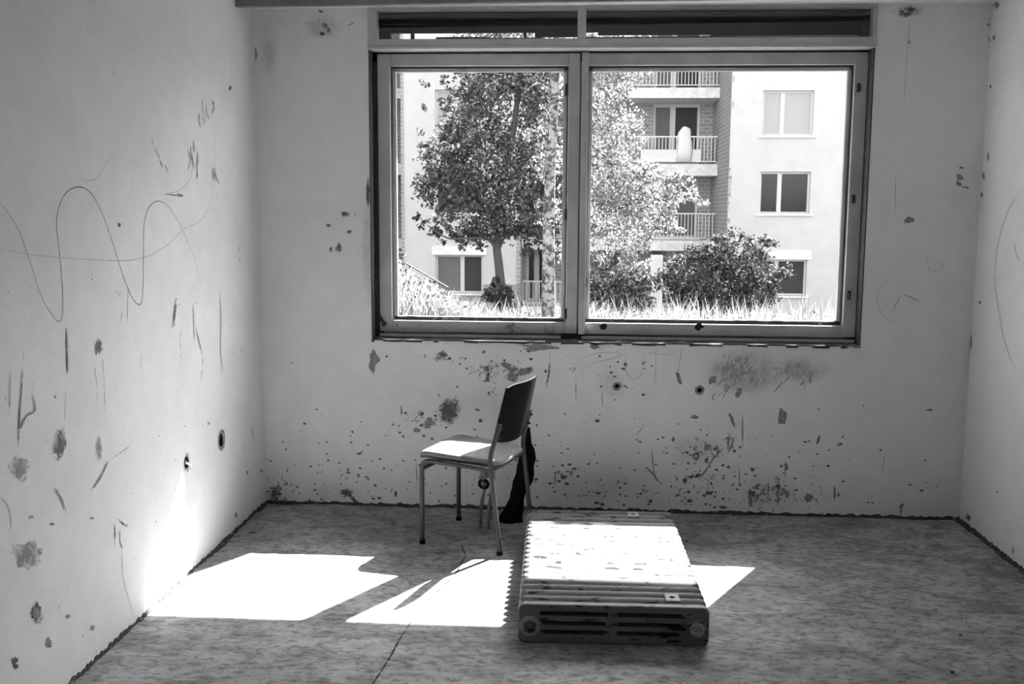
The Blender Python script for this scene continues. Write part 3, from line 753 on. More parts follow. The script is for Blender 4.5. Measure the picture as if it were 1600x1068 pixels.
for k in range(420):                                    # small flecks, thickest along the foot of the wall
    x = random.uniform(415, 1490); y = 790 - abs(random.gauss(0, 1)) * 60
    if x > 1300 and random.random() < .75: continue
    if 810 < x < 1040 and y > 782: continue
    s = random.uniform(.5, 1.7)
    blob_geo(m, 'back', x, y, s * random.uniform(.8, 1.8), s, n=7)
for k in range(150):
    cx, cy, sx, sy = random.choice([(665, 655, 30, 20), (770, 577, 45, 18), (1105, 705, 35, 22), (1190, 765, 40, 30), (880, 735, 25, 14), (960, 580, 40, 20), (1080, 760, 40, 25)])
    s = random.uniform(.6, 2.4); blob_geo(m, 'back', random.gauss(cx, sx), max(548, random.gauss(cy, sy)), s * 1.3, s, n=7)
m.build('paint_flecks', M['chip'], wb_)['kind'] = 'stuff'
m = MB()
for k in range(90):
    x = random.uniform(20, 405); y = random.uniform(420, 1000)
    if y > 787 + (412 - x) * .93 - 6: continue
    s = random.uniform(.4, 1.2); blob_geo(m, 'left', x, y, s * .8, s, n=7)
m.build('paint_flecks', M['chip_grey'], wl_)['kind'] = 'stuff'

# plugged fixing holes of the radiator brackets
for px, py, r in FIX:
    p = at_y(px, py, 0.0); n = 18
    ci = [(p[0] + r * math.cos(2 * math.pi * k / n), p[2] + r * math.sin(2 * math.pi * k / n)) for k in range(n)]
    q = [random.uniform(1.75, 2.15) for k in range(n)]
    co_ = [(p[0] + r * q[k] * math.cos(2 * math.pi * k / n), p[2] + r * q[k] * math.sin(2 * math.pi * k / n)) for k in range(n)]
    MB().add([(x, -.003, z) for x, z in ci] + [(x, -.003, z) for x, z in co_], [(k, (k + 1) % n, n + (k + 1) % n, n + k) for k in range(n)]).build('hole_rim', M['chip_grey'], wb_)
    MB().loft([[(x, y, z) for x, z in ci] for y in (-.003, .101)], cap=False).build('fixing_hole', M['crumb'], wb_)
for r, nm, mm, e in ((.024, 'hole_rim', 'scuff', .0031), (.012, 'wall_plug', 'crumb', .0034)):
    p = at_y(1087, 712, 0.0)
    v = [(p[0] + r * math.cos(a) * random.uniform(.85, 1.1), -e, p[2] + r * math.sin(a) * random.uniform(.85, 1.1)) for a in np.linspace(0, 2 * math.pi, 15)[:-1]]
    MB().add(v, [tuple(range(14))]).build(nm, M[mm], wb_)
# right wall
for pts, w, mt in [([(1600, 292), (1575, 330), (1560, 380), (1555, 430), (1560, 480), (1572, 540), (1590, 580)], .005, 'pencil_faint'), ([(1584, 372), (1590, 400), (1600, 412)], .005, 'scuff')]:
    ribbon('pencil_line', 'right', pts, w, M[mt])
for px, py, rx, ry, mt in [(1517, 530, 3, 14, 'scuff'), (1514, 808, 4, 7, 'scuff'), (1584, 860, 1.5, 6, 'chip_grey'), (1545, 245, 2, 8, 'scuff'), (1537, 275, 2, 6, 'chip_grey'), (1558, 8, 4, 5, 'chip_grey'), (1534, 304, 1.5, 4, 'chip'), (1531, 472, 2, 3, 'chip_grey'),
                           (1558, 768, 1.5, 1.5, 'chip_grey'), (1506, 676, 1.5, 4, 'chip_grey'), (1503, 722, 1.5, 3, 'chip'), (1553, 60, 2, 5, 'chip_grey'), (1548, 135, 1.5, 4, 'scuff')]:
    blob('paint_chip', 'right', px, py, rx, ry, M[mt])
# floor crack
cr = [(728, 868), (720, 880), (712, 896), (690, 918), (676, 930)]
ribbon('floor_crack', 'floor', cr, .008, M['crack'], jit=.6)
cr = [(633, 985), (622, 1003), (612, 1022), (606, 1032), (596, 1048), (582, 1068), (570, 1082)]
ribbon('floor_crack', 'floor', [(720, 850), (728, 868)], .006, M['crack'])
ribbon('floor_crack', 'floor', cr, .007, M['crack'], jit=.7)
ribbon('floor_crack', 'floor', [(676, 930), (660, 948), (645, 968), (633, 985)], .004, M['crack'], jit=.5)

# ------------------------------------------------------------------ chair
def chair():
    root = empty('chair', (-0.476, -0.489, 0.0), 2.809)
    tag(root, 'old tubular steel chair with grey seat and black back by the window wall', 'chair')
    T, r = M['chair_tube'], 0.0115
    hw, zs = 0.205, 0.418
    def arc(c, R, a0, a1, y, n=7):
        return [(c[0] + R * math.cos(a), y, c[1] + R * math.sin(a)) for a in np.linspace(a0, a1, n)]
    for s in (1, -1):
        y = s * hw
        pts = [(0.202, y, 0.0), (0.202, y, 0.2)] + arc((0.162, zs - 0.04), 0.04, 0, math.pi / 2, y) + [(0.10, y, zs)]
        leg = MB().tube(pts, r, 12).build('leg', T, root, 'angle')
        MB().tube([(0.202, y, 0.0), (0.202, y, 0.018)], 0.0145, 12).build('foot_cap', M['chair_back'], leg)
        MB().tube([(0.11, y, zs), (-0.158, y, zs - 0.012)], r, 12).build('side_rail', T, root, 'angle')
        leg = MB().tube(smooth_pts([(-0.212, y, 0.0), (-0.192, y, 0.18), (-0.166, y, 0.40), (-0.163, y, 0.47), (-0.176, y * .965, 0.53), (-0.196, y * .93, 0.60), (-0.204, y * .92, 0.63)], 5), r, 12).build('leg', T, root, 'angle')
        MB().tube([(-0.212, y, 0.0), (-0.210, y, 0.018)], 0.0145, 12).build('foot_cap', M['chair_back'], leg)
    MB().tube([(0.202, -hw, 0.375), (0.202, hw, 0.375)], 0.010, 10).build('stretcher', T, root, 'angle')
    MB().tube([(-0.162, -hw, 0.402), (-0.162, hw, 0.402)], 0.010, 10).build('stretcher', T, root, 'angle')
    # seat: padded, tipped back a little, rolled front edge
    def outline(ins, z, n=10):
        x0, x1, w0, w1, rc = -0.188 + ins, 0.232 - ins, 0.182 - ins, 0.205 - ins, 0.05
        P = []
        for (cx, cy, a0) in ((x1 - rc, w1 - rc, 0), (x0 + rc, w0 - rc, math.pi / 2), (x0 + rc, -w0 + rc, math.pi), (x1 - rc, -w1 + rc, 1.5 * math.pi)):
            for k in range(n):
                a = a0 + math.pi / 2 * k / (n - 1)
                x, yy = cx + rc * math.cos(a), cy + rc * math.sin(a)
                tilt = 0.445 + 0.065 * (x - 0.0) - 0.9 * max(0, x - 0.17) ** 2 * 6
                P.append((x, yy, tilt + z))
        return P
    MB().loft([outline(0.03, -0.026), outline(0.004, -0.024), outline(0.0, -0.014)]).build('seat_board', M['chair_edge'], root, 'angle')
    MB().loft([outline(0.004, -0.016), outline(0.0, -0.008), outline(0.003, 0.002), outline(0.012, 0.009), outline(0.03, 0.0125), outline(0.07, 0.014), outline(0.13, 0.0145)]).build('seat', M['chair_seat'], root, True)
    # back: curved panel
    m = MB(); nu, nv = 16, 9; fr, bk = [], []
    for j in range(nv):
        t = j / (nv - 1)
        for i in range(nu):
            u = i / (nu - 1) * 2 - 1
            w = 0.196 - 0.014 * t
            z0 = 0.538 - 0.022 * (1 - u * u) + 0.012 * abs(u) ** 6
            z1 = 0.812 - 0.012 * abs(u) ** 8
            z = z0 + (z1 - z0) * t
            x = -0.172 - (z - 0.53) * 0.235 - 0.030 * (1 - u * u)
            fr.append((x + 0.007, u * w, z)); bk.append((x - 0.007, u * w, z))
    N = nu * nv; F = []
    for j in range(nv - 1):
        for i in range(nu - 1):
            a = j * nu + i
            F += [(a, a + 1, a + nu + 1, a + nu), (N + a, N + a + nu, N + a + nu + 1, N + a + 1)]
    for i in range(nu - 1):
        F += [(i, N + i, N + i + 1, i + 1)]; a = (nv - 1) * nu + i; F += [(a, a + 1, N + a + 1, N + a)]
    for j in range(nv - 1):
        a = j * nu; F += [(a, a + nu, N + a + nu, N + a)]; a = j * nu + nu - 1; F += [(a, N + a, N + a + nu, a + nu)]
    m.add(fr + bk, F); bk_o = m.build('backrest', M['chair_back'], root, 'angle')
    for s in (1, -1):
        for z in (0.56, 0.605):
            x = -0.176 - (z - 0.53) * 0.235
            MB().tube([(x - 0.022, s * 0.189, z), (x + 0.010, s * 0.189, z)], 0.007, 8).build('screw', M['iron'], bk_o)
    # torn webbing hanging out from under the seat
    def strip(pts, w, mt):
        m = MB(); rg = []
        for i, p in enumerate(pts):
            ww = w * random.uniform(.6, 1.15); p = Vector(p)
            rg.append([p + Vector((-.3 * ww, -.5 * ww, 0)), p + Vector((.1 * ww, -.3 * ww, .002)), p + Vector((.3 * ww, .5 * ww, 0)), p + Vector((-.05 * ww, .3 * ww, -.002))])
        m.loft(rg); m.build('torn_webbing', mt, root)
    strip([(-0.03, -0.02, 0.425), (-0.028, -0.025, 0.36), (-0.02, -0.03, 0.30), (-0.026, -0.03, 0.24), (-0.01, -0.035, 0.17), (0.0, -0.04, 0.10), (0.006, -0.05, 0.03)], 0.022, M['strip'])
    strip([(-0.05, -0.03, 0.425), (-0.06, -0.04, 0.36), (-0.065, -0.05, 0.29), (-0.055, -0.05, 0.22), (-0.045, -0.05, 0.15), (-0.035, -0.06, 0.08), (-0.03, -0.07, 0.02)], 0.024, M['strip'])
    strip([(-0.04, 0.02, 0.43), (-0.045, 0.02, 0.39), (-0.05, 0.015, 0.35), (-0.052, 0.01, 0.31)], 0.07, M['strip'])
    strip([(-0.02, 0.04, 0.43), (-0.02, 0.04, 0.40), (-0.02, 0.04, 0.385)], 0.05, M['chair_edge'])
    rgp = [(-0.022 + 0.024 * math.cos(a), -0.03, 0.265 + 0.02 * math.sin(a)) for a in np.linspace(0, 2 * math.pi, 14)]
    MB().tube(rgp, 0.009, 8).build('webbing_knot', M['rag'], root)
    return root
chair()

# black rag hung over the chair's far rear leg
def rag():
    rows = [(668, 818, 828), (680, 817, 829), (692, 816, 830), (702, 814, 834), (716, 811, 837), (728, 809, 834), (740, 807, 835), (752, 804, 833), (758, 802, 827), (768, 799, 821), (780, 796, 818), (790, 791, 817), (798, 786, 816), (805, 781, 816), (809, 781, 815)]
    m = MB(); rg = []; n = 18
    for i, (py, a, b) in enumerate(rows):
        t = i / (len(rows) - 1)
        Y = -0.285 + 0.055 * t
        p0, p1 = at_y(a, py, Y), at_y(b, py, Y)
        c, hw = (p0 + p1) / 2, (p1[0] - p0[0]) / 2
        th = 0.022 + 0.03 * t
        ring = []
        for k in range(n):
            A = 2 * math.pi * k / n; q = 1 + 0.14 * math.sin(5 * A + i * .7) + random.uniform(-.06, .06)
            ring.append((c[0] + hw * q * math.cos(A), c[1] + th * q * math.sin(A), max(0.001, c[2] + random.uniform(-.004, .004))))
        rg.append(ring)
    # spread on the floor
    last = rg[-1]; cx = sum(p[0] for p in last) / n; cyy = sum(p[1] for p in last) / n
    rg.append([(cx + (p[0] - cx) * 1.05, cyy + (p[1] - cyy) * 1.0, 0.001) for p in last])
    m.loft(rg)
    o = m.build('rag', M['rag'], None, True)
    tag(o, 'ragged black cloth hanging from the chair down to the floor', 'cloth')
rag()

# sheet of card on the floor, half under the radiator
c = [at_z(788, 811, .002), at_z(826, 809, .002), at_z(826, 835, .002), at_z(796, 836, .002)]
o = MB().add([p - np.array([0, 0, .0015]) for p in c] + [p + np.array([0, 0, .002]) for p in c], [(0, 1, 2, 3), (4, 7, 6, 5), (0, 4, 5, 1), (1, 5, 6, 2), (2, 6, 7, 3), (3, 7, 4, 0)]).build('card_sheet', M['card'])
tag(o, 'grey sheet of card lying on the floor between chair and radiator', 'card')

# ------------------------------------------------------------------ radiator lying on its side
def radiator():
    yf, yb = -1.705, -0.47
    n_sec = 21; pitch = (yb - yf) / n_sec
    x0, x1, hgt = -0.212, 0.503, 0.150
    root = empty('radiator', ((x0 + x1) / 2, (yf + yb) / 2, 0.0), math.radians(1.2))
    tag(root, 'cast iron column radiator lying flat on the floor below the window', 'radiator')
    W = (x1 - x0) / 2; L = (yb - yf) / 2
    def rrect(cx, cz, hx, hz, r, n=4):
        P = []
        for (sx, sz, a0) in ((1, 1, 0), (-1, 1, math.pi / 2), (-1, -1, math.pi), (1, -1, 1.5 * math.pi)):
            for k in range(n):
                a = a0 + math.pi / 2 * k / (n - 1)
                P.append((cx + sx * (hx - r) + r * math.cos(a), cz + sz * (hz - r) + r * math.sin(a)))
        return P
    slots = []
    for (a, b) in ((-0.268, -0.028), (0.012, 0.252)):
        for cz in (0.044, 0.079): slots.append(rrect((a + b) / 2, cz, (b - a) / 2, 0.0085, 0.008, 3))
    base_slots = slots
    flutes = [rrect((a + b) / 2, 0.116, (b - a) / 2, 0.009, 0.008, 3) for a, b in ((-0.278, -0.018), (0.012, 0.262))]
    def section(front=False):
        slots = base_slots + (flutes if front else [])
        t = pitch / 2 * 0.995
        # (half thickness fraction, inset)
        prof = [(-t, 0.030), (-t * .80, 0.014), (-t * 0.45, 0.005), (-t * .12, 0.0), (t * .12, 0.0), (t * 0.45, 0.005), (t * .80, 0.014), (t, 0.030)]
        if front: prof = [(-t, 0.006), (-t * .85, 0.0)] + prof[4:]
        bm = bmesh.new(); rings = []
        for (yy, ins) in prof:
            rings.append([bm.verts.new((x, yy, z)) for x, z in rrect(0, hgt / 2, W - ins, hgt / 2 - ins * 0.8, max(.008, 0.024 - ins * .5))])
        n = len(rings[0])
        for i in range(len(rings) - 1):
            for k in range(n): bm.faces.new((rings[i][k], rings[i][(k + 1) % n], rings[i + 1][(k + 1) % n], rings[i + 1][k]))
        sl = []
        for s in slots:
            a = [bm.verts.new((x, -t, z)) for x, z in s]; b = [bm.verts.new((x, t, z)) for x, z in s]
            for k in range(len(s)): bm.faces.new((a[k], b[k], b[(k + 1) % len(s)], a[(k + 1) % len(s)]))
            sl.append((a, b))
        for side in (0, 1):
            ring = rings[0] if side == 0 else rings[-1]
            ed = [bm.edges.get((ring[k], ring[(k + 1) % n])) for k in range(n)]
            for a in sl:
                q = a[side]; ed += [bm.edges.get((q[k], q[(k + 1) % len(q)])) for k in range(len(q))]
            r_ = bmesh.ops.triangle_fill(bm, use_beauty=True, use_dissolve=False, edges=ed)
            kill = []
            for f in [x for x in r_['geom'] if isinstance(x, bmesh.types.BMFace)]:
                c = f.calc_center_median()
                for s in slots:
                    if min(p[0] for p in s) < c.x < max(p[0] for p in s) and min(p[1] for p in s) < c.z < max(p[1] for p in s):
                        kill.append(f); break
            bmesh.ops.delete(bm, geom=kill, context='FACES_ONLY')
        bmesh.ops.recalc_face_normals(bm, faces=bm.faces)
        me = bpy.data.meshes.new('radiator_section'); bm.to_mesh(me); bm.free()
        return me
    me = section(); me.materials.append(M['rad'])
    me_e = section(True); me_e.materials.append(M['rad'])
    for i in range(n_sec):
        o = link('radiator_section', me_e if i == 0 else me, root)
        o.location = (random.uniform(-.001, .001), -L + pitch * (i + .5), 0)
    yF = -L - 0.0
    for (x, z, kind) in ((-W + 0.045, 0.068, 0), (W - 0.046, 0.070, 1)):
        MB().tube([(x, yF + .004, z), (x, yF - .006, z), (x, yF - .009, z)], [0.040, 0.040, 0.036], 24).build('hub', M['hub'] if kind == 0 else M['rad'], root, 'angle')
        if kind == 0:
            def rg_(y, rad, n=24, hexa=False):
                return [(x + rad * (1 / max(math.cos((A + math.pi / 6) % (math.pi / 3) - math.pi / 6), .5) * .9 if hexa else 1) * math.cos(A), y, z + rad * (1 / max(math.cos((A + math.pi / 6) % (math.pi / 3) - math.pi / 6), .5) * .9 if hexa else 1) * math.sin(A)) for A in [2 * math.pi * k / n for k in range(n)]]
            MB().loft([rg_(yF - .004, .024, hexa=True), rg_(yF - .022, .024, hexa=True), rg_(yF - .022, .0145), rg_(yF - .006, .0145)]).build('plug', M['plug'], root, 'angle')
        else:
            MB().tube([(x, yF - .004, z), (x, yF - .013, z), (x, yF - .018, z)], [0.028, 0.028, 0.022], 22).build('plug', M['hub'], root, 'angle')
    # two bracket lugs on the upper face
    for (px, py) in ((993, 803), (1046, 933)):
        p = at_z(px, py, hgt + .006)
        x, y = p[0] - root.location.x, p[1] - root.location.y
        sq = [(.026 * max(-1, min(1, 1.45 * math.cos(A))), .036 * max(-1, min(1, 1.45 * math.sin(A)))) for A in [2 * math.pi * k / 24 for k in range(24)]]
        ci = [(.011 * math.cos(A), .013 * math.sin(A)) for A in [2 * math.pi * k / 24 for k in range(24)]]
        rg = [[(x + a, y + b, zz_) for a, b in sh] for sh, zz_ in ((sq, hgt - .012), (sq, hgt + .006), (ci, hgt + .006), (ci, hgt - .012))]
        MB().loft(rg, cap=False).build('bracket_lug', M['rad_tab'], root)
    return root
radiator()

# ------------------------------------------------------------------ rubble
def crumb(px, py, s, label, grp=None, nm='plaster_crumb', mt='crumb', flat=.6):
    p = at_z(px, py, 0.0)
    bm = bmesh.new(); bmesh.ops.create_icosphere(bm, subdivisions=1, radius=s)
    for v in bm.verts:
        v.co.x *= random.uniform(.7, 1.3); v.co.y *= random.uniform(.7, 1.3); v.co.z = max(-.3 * s, v.co.z * flat * random.uniform(.7, 1.2))
    zmin = min(v.co.z for v in bm.verts)
    for v in bm.verts: v.co.z -= zmin
    me = bpy.data.meshes.new(nm); bm.to_mesh(me); bm.free(); me.materials.append(M[mt])
    o = link(nm, me); o.location = (p[0], p[1], 0.0005); o.rotation_euler.z = random.uniform(0, 6)
    tag(o, label, 'rubble', grp)
for px, py, s in ((668, 812, .012), (676, 806, .014), (684, 805, .012), (690, 811, .009), (672, 818, .009), (681, 815, .010)):
    crumb(px, py, s, 'small plaster crumb on the floor behind the chair\'s front leg', 'plaster crumbs behind the chair leg')
for px, py, s in ((362, 846, .014), (372, 838, .012), (356, 853, .013), (378, 829, .010), (348, 861, .009)):
    crumb(px, py, s, 'plaster crumb lying along the foot of the scribbled wall', 'plaster crumbs along the scribbled wall')
crumb(397, 829, .042, 'flat grey flake of plaster on the floor in the dark corner', None, 'plaster_flake', 'floor', .12)
for px, py, s in ((1503, 966, .005), (1488, 1050, .007), (1500, 992, .006), (1073, 846, .007)):
    crumb(px, py, s, 'tiny dark grit on the open floor beside the radiator', 'grit beside the radiator', 'grit', 'iron')

# ------------------------------------------------------------------ outdoors: ground
def ground_z(x, y):
    x, y = np.asarray(x, float), np.asarray(y, float)
    t = np.clip((y - 12) / 10, 0, 1); t = t * t * (3 - 2 * t)
    z = -0.55 - 1.75 * t
    b = np.clip((-1.45 - x) / 1.5, 0, 1.4) * np.exp(-((y - 10.0) / 2.4) ** 2)
    return z + 1.05 * b
gx, gy = np.linspace(-40, 40, 161), np.concatenate([np.linspace(WALL_T, 30, 100), np.linspace(32, 70, 12)])
X, Y = np.meshgrid(gx, gy); Z = ground_z(X, Y)
V = np.stack([X, Y, Z], -1).reshape(-1, 3); nx = len(gx)
ii, jj = np.meshgrid(np.arange(nx - 1), np.arange(len(gy) - 1)); ii, jj = ii.ravel(), jj.ravel()
gr = fast_mesh('ground', V, np.stack([jj * nx + ii, jj * nx + ii + 1, (jj + 1) * nx + ii + 1, (jj + 1) * nx + ii], -1), 4, M['soil'], None, True)
tag(gr, kind='structure')

# ------------------------------------------------------------------ outdoors: apartment block opposite
YF, YSL, YR = 28.5, 31.3, 32.9
def block():
    root = empty('apartment_building', (1.5, YF, -2.3))
    tag(root, 'pale rendered apartment block with brick edged balconies seen through the window', 'building')
    inv = Matrix.Translation(-Vector(root.location))
    def add(mb, name, mat, parent=None, bevel=0):
        o = mb.build(name, mat, parent or root, False, bevel)
        if parent is None: o.matrix_parent_inverse = inv
        return o
    def fx(px, Yq=YF): return float(at_y(px, 300, Yq)[0])
    def fz(py, Yq=YF, px=980): return float(at_y(px, py, Yq)[2])
    def wall(name, x0, x1, z0, z1, holes, yq, mat, depth=0.16):
        m = MB()
        xs = sorted({x0, x1, *[h[0] for h in holes], *[h[1] for h in holes]}); zs = sorted({z0, z1, *[h[2] for h in holes], *[h[3] for h in holes]})
        for i in range(len(xs) - 1):
            for j in range(len(zs) - 1):
                cx, cz = (xs[i] + xs[i + 1]) / 2, (zs[j] + zs[j + 1]) / 2
                if any(h[0] < cx < h[1] and h[2] < cz < h[3] for h in holes): continue
                m.add([(xs[i], yq, zs[j]), (xs[i + 1], yq, zs[j]), (xs[i + 1], yq, zs[j + 1]), (xs[i], yq, zs[j + 1])], [(0, 1, 2, 3)])
        for a, b, c, d in holes:
            P = [(a, c), (b, c), (b, d), (a, d)]
            for k in range(4):
                p, q = P[k], P[(k + 1) % 4]
                m.add([(p[0], yq, p[1]), (q[0], yq, q[1]), (q[0], yq + depth, q[1]), (p[0], yq + depth, p[1])], [(0, 1, 2, 3)])
        return add(m, name, mat)
    def window(x0, x1, z0, z1, split, yq, panes, header=0.0, fw=0.07, fm='fwhite', name='window'):
        """frame with two lights; panes = materials"""
        e = empty(name, (0, 0, 0), 0, root); e.matrix_parent_inverse = inv
        zt = z1 - header
        ym = yq + 0.13
        m = MB(); xm = x0 + (x1 - x0) * split
        m.box(x0, x0 + fw, ym, ym + .06, z0, zt); m.box(x1 - fw, x1, ym, ym + .06, z0, zt)
        m.box(x0, x1, ym + .002, ym + .06, z0, z0 + fw); m.box(x0, x1, ym + .002, ym + .06, zt - fw, zt); m.box(xm - fw, xm + fw, ym - .002, ym + .06, z0, zt)
        add(m, 'frame', M[fm], e)
        add(MB().box(x0 + fw * .5, xm - fw * .5, ym + .03, ym + .045, z0 + fw * .5, zt - fw * .5), 'pane', M[panes[0]], e)
        add(MB().box(xm + fw * .5, x1 - fw * .5, ym + .03, ym + .045, z0 + fw * .5, zt - fw * .5), 'pane', M[panes[1]], e)
        if header: add(MB().box(x0 - .12, x1 + .12, yq - .05, yq + .15, zt, z1), 'shutter_casing', M['slab'], e)
        add(MB().box(x0 - .1, x1 + .1, yq - .08, yq + .15, z0 - .06, z0), 'sill', M['slab'], e)
        return e
    ZB, ZTp = -3.0, 11.0
    # left wing
    xa, xb = fx(628), fx(808)
    rows = [(fz(140, px=720), fz(212, px=720)), (fz(265, px=720), fz(335, px=720)), (fz(385, px=720), fz(458, px=720))]
    wx0, wx1 = fx(680), fx(755)
    L = [(wx0, wx1, b, t) for t, b in rows]
    wall('wing_wall', xa, xb, ZB, ZTp, L, YF, M['facade'])
    for (t, b), pn in zip(rows, (('fblind', 'fblind'), ('fpane', 'fdim'), ('fcurt', 'fdim'))):
        window(wx0, wx1, b, t, .56, YF, pn, .28 if pn[0] == 'fcurt' else 0.0)
    # right wing
    xc, xd = fx(1138), fx(1420)
    rows2 = [(fz(141, px=1230), fz(212, px=1230)), (fz(268, px=1230), fz(334, px=1230)), (fz(392, px=1230), fz(462, px=1230))]
    vx0, vx1 = fx(1187), fx(1266)
    R = [(vx0, vx1, b, t) for t, b in rows2]
    wall('wing_wall', xc, xd, ZB, ZTp, R, YF, M['facade'])
    for (t, b), pn in zip(rows2, (('fblind', 'fblind'), ('fpane', 'fpane'), ('fdim', 'fdim'))):
        window(vx0, vx1, b, t, .40, YF, pn, .28 if pn[0] == 'fdim' else 0.0)
    # plinth of the left wing and low garden wall
    add(MB().box(xa, xb, YF - .04, YF, ZB, fz(462, px=720)), 'plinth', M['plinth'])
    add(MB().box(fx(757), fx(810), YF - .25, YF, ZB, fz(444, px=780)), 'garden_wall', M['plinth'])
    # recess with balconies: brick flanks, dark back wall
    add(MB().box(xb, fx(814), YF - .02, YF + .3, ZB, ZTp), 'brick_pier', M['brick'])
    add(MB().add([(xb, YF, ZB), (xb, YR, ZB), (xb, YR, ZTp), (xb, YF, ZTp)], [(0, 1, 2, 3)]), 'brick_flank', M['brick'])
    add(MB().add([(xc, YF, ZB), (xc, YR, ZB), (xc, YR, ZTp), (xc, YF, ZTp)], [(0, 3, 2, 1)]), 'brick_flank', M['brick'])
    for k in range(26):                                 # toothed brick edge next to the render
        z = -2 + k * .42
        if random.random() < .6: add(MB().box(xc - .02, xc + random.uniform(.04, .12), YF - .015, YF, z, z + random.uniform(.1, .4)), 'brick', M['brick'])
    slabs = [(fz(137, YSL), fz(153, YSL)), (fz(256, YSL), fz(274, YSL)), (fz(375, YSL), fz(391, YSL)), (fz(480, YSL), fz(500, YSL))]
    slabs = [(slabs[0][0] + 2.7, slabs[0][1] + 2.7)] + slabs
    holes, doors = [], []
    dx0, dx1 = fx(1018, YR), fx(1091, YR); ex0, ex1 = fx(823, YR), fx(862, YR)
    for t, b in slabs[1:]:
        for a, c in ((dx0, dx1), (ex0, ex1)):
            holes.append((a, c, t + .05, t + 2.28)); doors.append((a, c, t + .05, t + 2.28))
    wall('recess_wall', xb - .1, xc + .1, ZB, ZTp, holes, YR, M['brick'])
    for i, (a, c, b, t) in enumerate(doors):
        window(a, c, b, t, .42, YR, (('fcurt', 'fdim') if i % 2 == 0 else ('fpane', 'fcurt')) if i < 4 else ('fpane', 'fpane'), 0, .10, name='balcony_door')
    for t, b in slabs:
        s = add(MB().box(xb + .02, fx(1120, YSL), YSL, YR, b, t), 'balcony_slab', M['slab'])
    for i, (t, b) in enumerate(slabs[1:]):
        m = MB(); x0, x1 = xb + .05, fx(1119, YSL)
        zr = t + 0.95 if i < 3 else t + 0.9
        m.box(x0, x1, YSL + .03, YSL + .07, zr, zr + .045); m.box(x0, x1, YSL + .035, YSL + .065, t + .08, t + .11)
        x = x0
        while x < x1:
            m.box(x, x + .024, YSL + .038, YSL + .062, t + .08, zr); x += .125
        add(m, 'balcony_railing', M['bar'])
    add(MB().box(fx(1000, YSL), fx(1093, YSL), YSL + .09, YSL + .12, slabs[2][0] + .1, slabs[2][0] + .52), 'balcony_screen', M['bar'])
    # neighbouring recess beyond the left wing
    add(MB().add([(xa, YF, ZB), (xa, YR, ZB), (xa, YR, ZTp), (xa, YF, ZTp)], [(0, 3, 2, 1)]), 'brick_flank', M['brick'])
    add(MB().box(xa - .02, xa + .07, YF - .03, YF + .1, ZB, ZTp), 'brick_pier', M['brick'])
    add(MB().box(fx(540), xa, YR, YR + .2, ZB, ZTp), 'recess_wall', M['brick'])
    for t, b in slabs: add(MB().box(fx(540), xa - .02, YSL, YR, b, t), 'balcony_slab', M['slab'])
    # the next wing along, beyond the neighbouring recess, and the far end of the right wing
    x9, x8 = fx(540) - 8.0, fx(540)
    H2 = [(x8 - 5.2, x8 - 3.4, b, t) for t, b in rows]
    wall('wing_wall', x9, x8, ZB, ZTp, H2, YF, M['facade'])
    for (t, b) in rows: window(x8 - 5.2, x8 - 3.4, b, t, .56, YF, ('fblind', 'fdim'))
    add(MB().add([(x8, YF, ZB), (x8, YR, ZB), (x8, YR, ZTp), (x8, YF, ZTp)], [(0, 1, 2, 3)]), 'brick_flank', M['brick'])
    H3 = [(xd + 1.6, xd + 3.4, b, t) for t, b in rows2]
    wall('wing_wall', xd, xd + 7.0, ZB, ZTp, H3, YF, M['facade'])
    for (t, b) in rows2: window(xd + 1.6, xd + 3.4, b, t, .40, YF, ('fblind', 'fdim'))
    for xe in (x9, xd + 7.0): add(MB().box(xe - .1, xe + .1, YF + .001, YR + 8.5, ZB, ZTp), 'end_wall', M['facade'])
    # roof
    add(MB().box(x9 - .3, xd + 7.3, YF - .5, YR + 9, ZTp, ZTp + .3), 'roof', M['slab'])
    add(MB().box(x9, xd + 7.0, YR + 3.0, YR + 8.5, ZB, ZTp), 'building_core', M['facade'])
    return fx, fz, slabs
fx, fz, slabs = block()

# white laundry over the balcony rail
def laundry():
    zt = slabs[2][0]; m = MB()
    rows = [(198, 1067, 1073), (201, 1064, 1077), (206, 1062, 1079), (214, 1060, 1080), (222, 1058, 1080), (236, 1056, 1081), (252, 1055, 1082)]
    rg = []; n = 14
    for i, (py, a, b) in enumerate(rows):
        p0, p1 = at_y(a, py, YSL + .05), at_y(b, py, YSL + .05); c = (p0 + p1) / 2; hw = (p1[0] - p0[0]) / 2
        rg.append([(c[0] + hw * (1 + .16 * math.sin(4 * A + i * .8)) * math.cos(A) + .03 * math.sin(i * 1.7), c[1] + .09 * math.sin(A) * (1 + .2 * math.sin(3 * A + i)), c[2]) for A in np.linspace(0, 2 * math.pi, n + 1)[:-1]])
    m.loft(rg); o = m.build('laundry', M['cloth'], None, True)
    tag(o, 'white cloth bundled over the railing of the opposite balcony', 'laundry')
laundry()

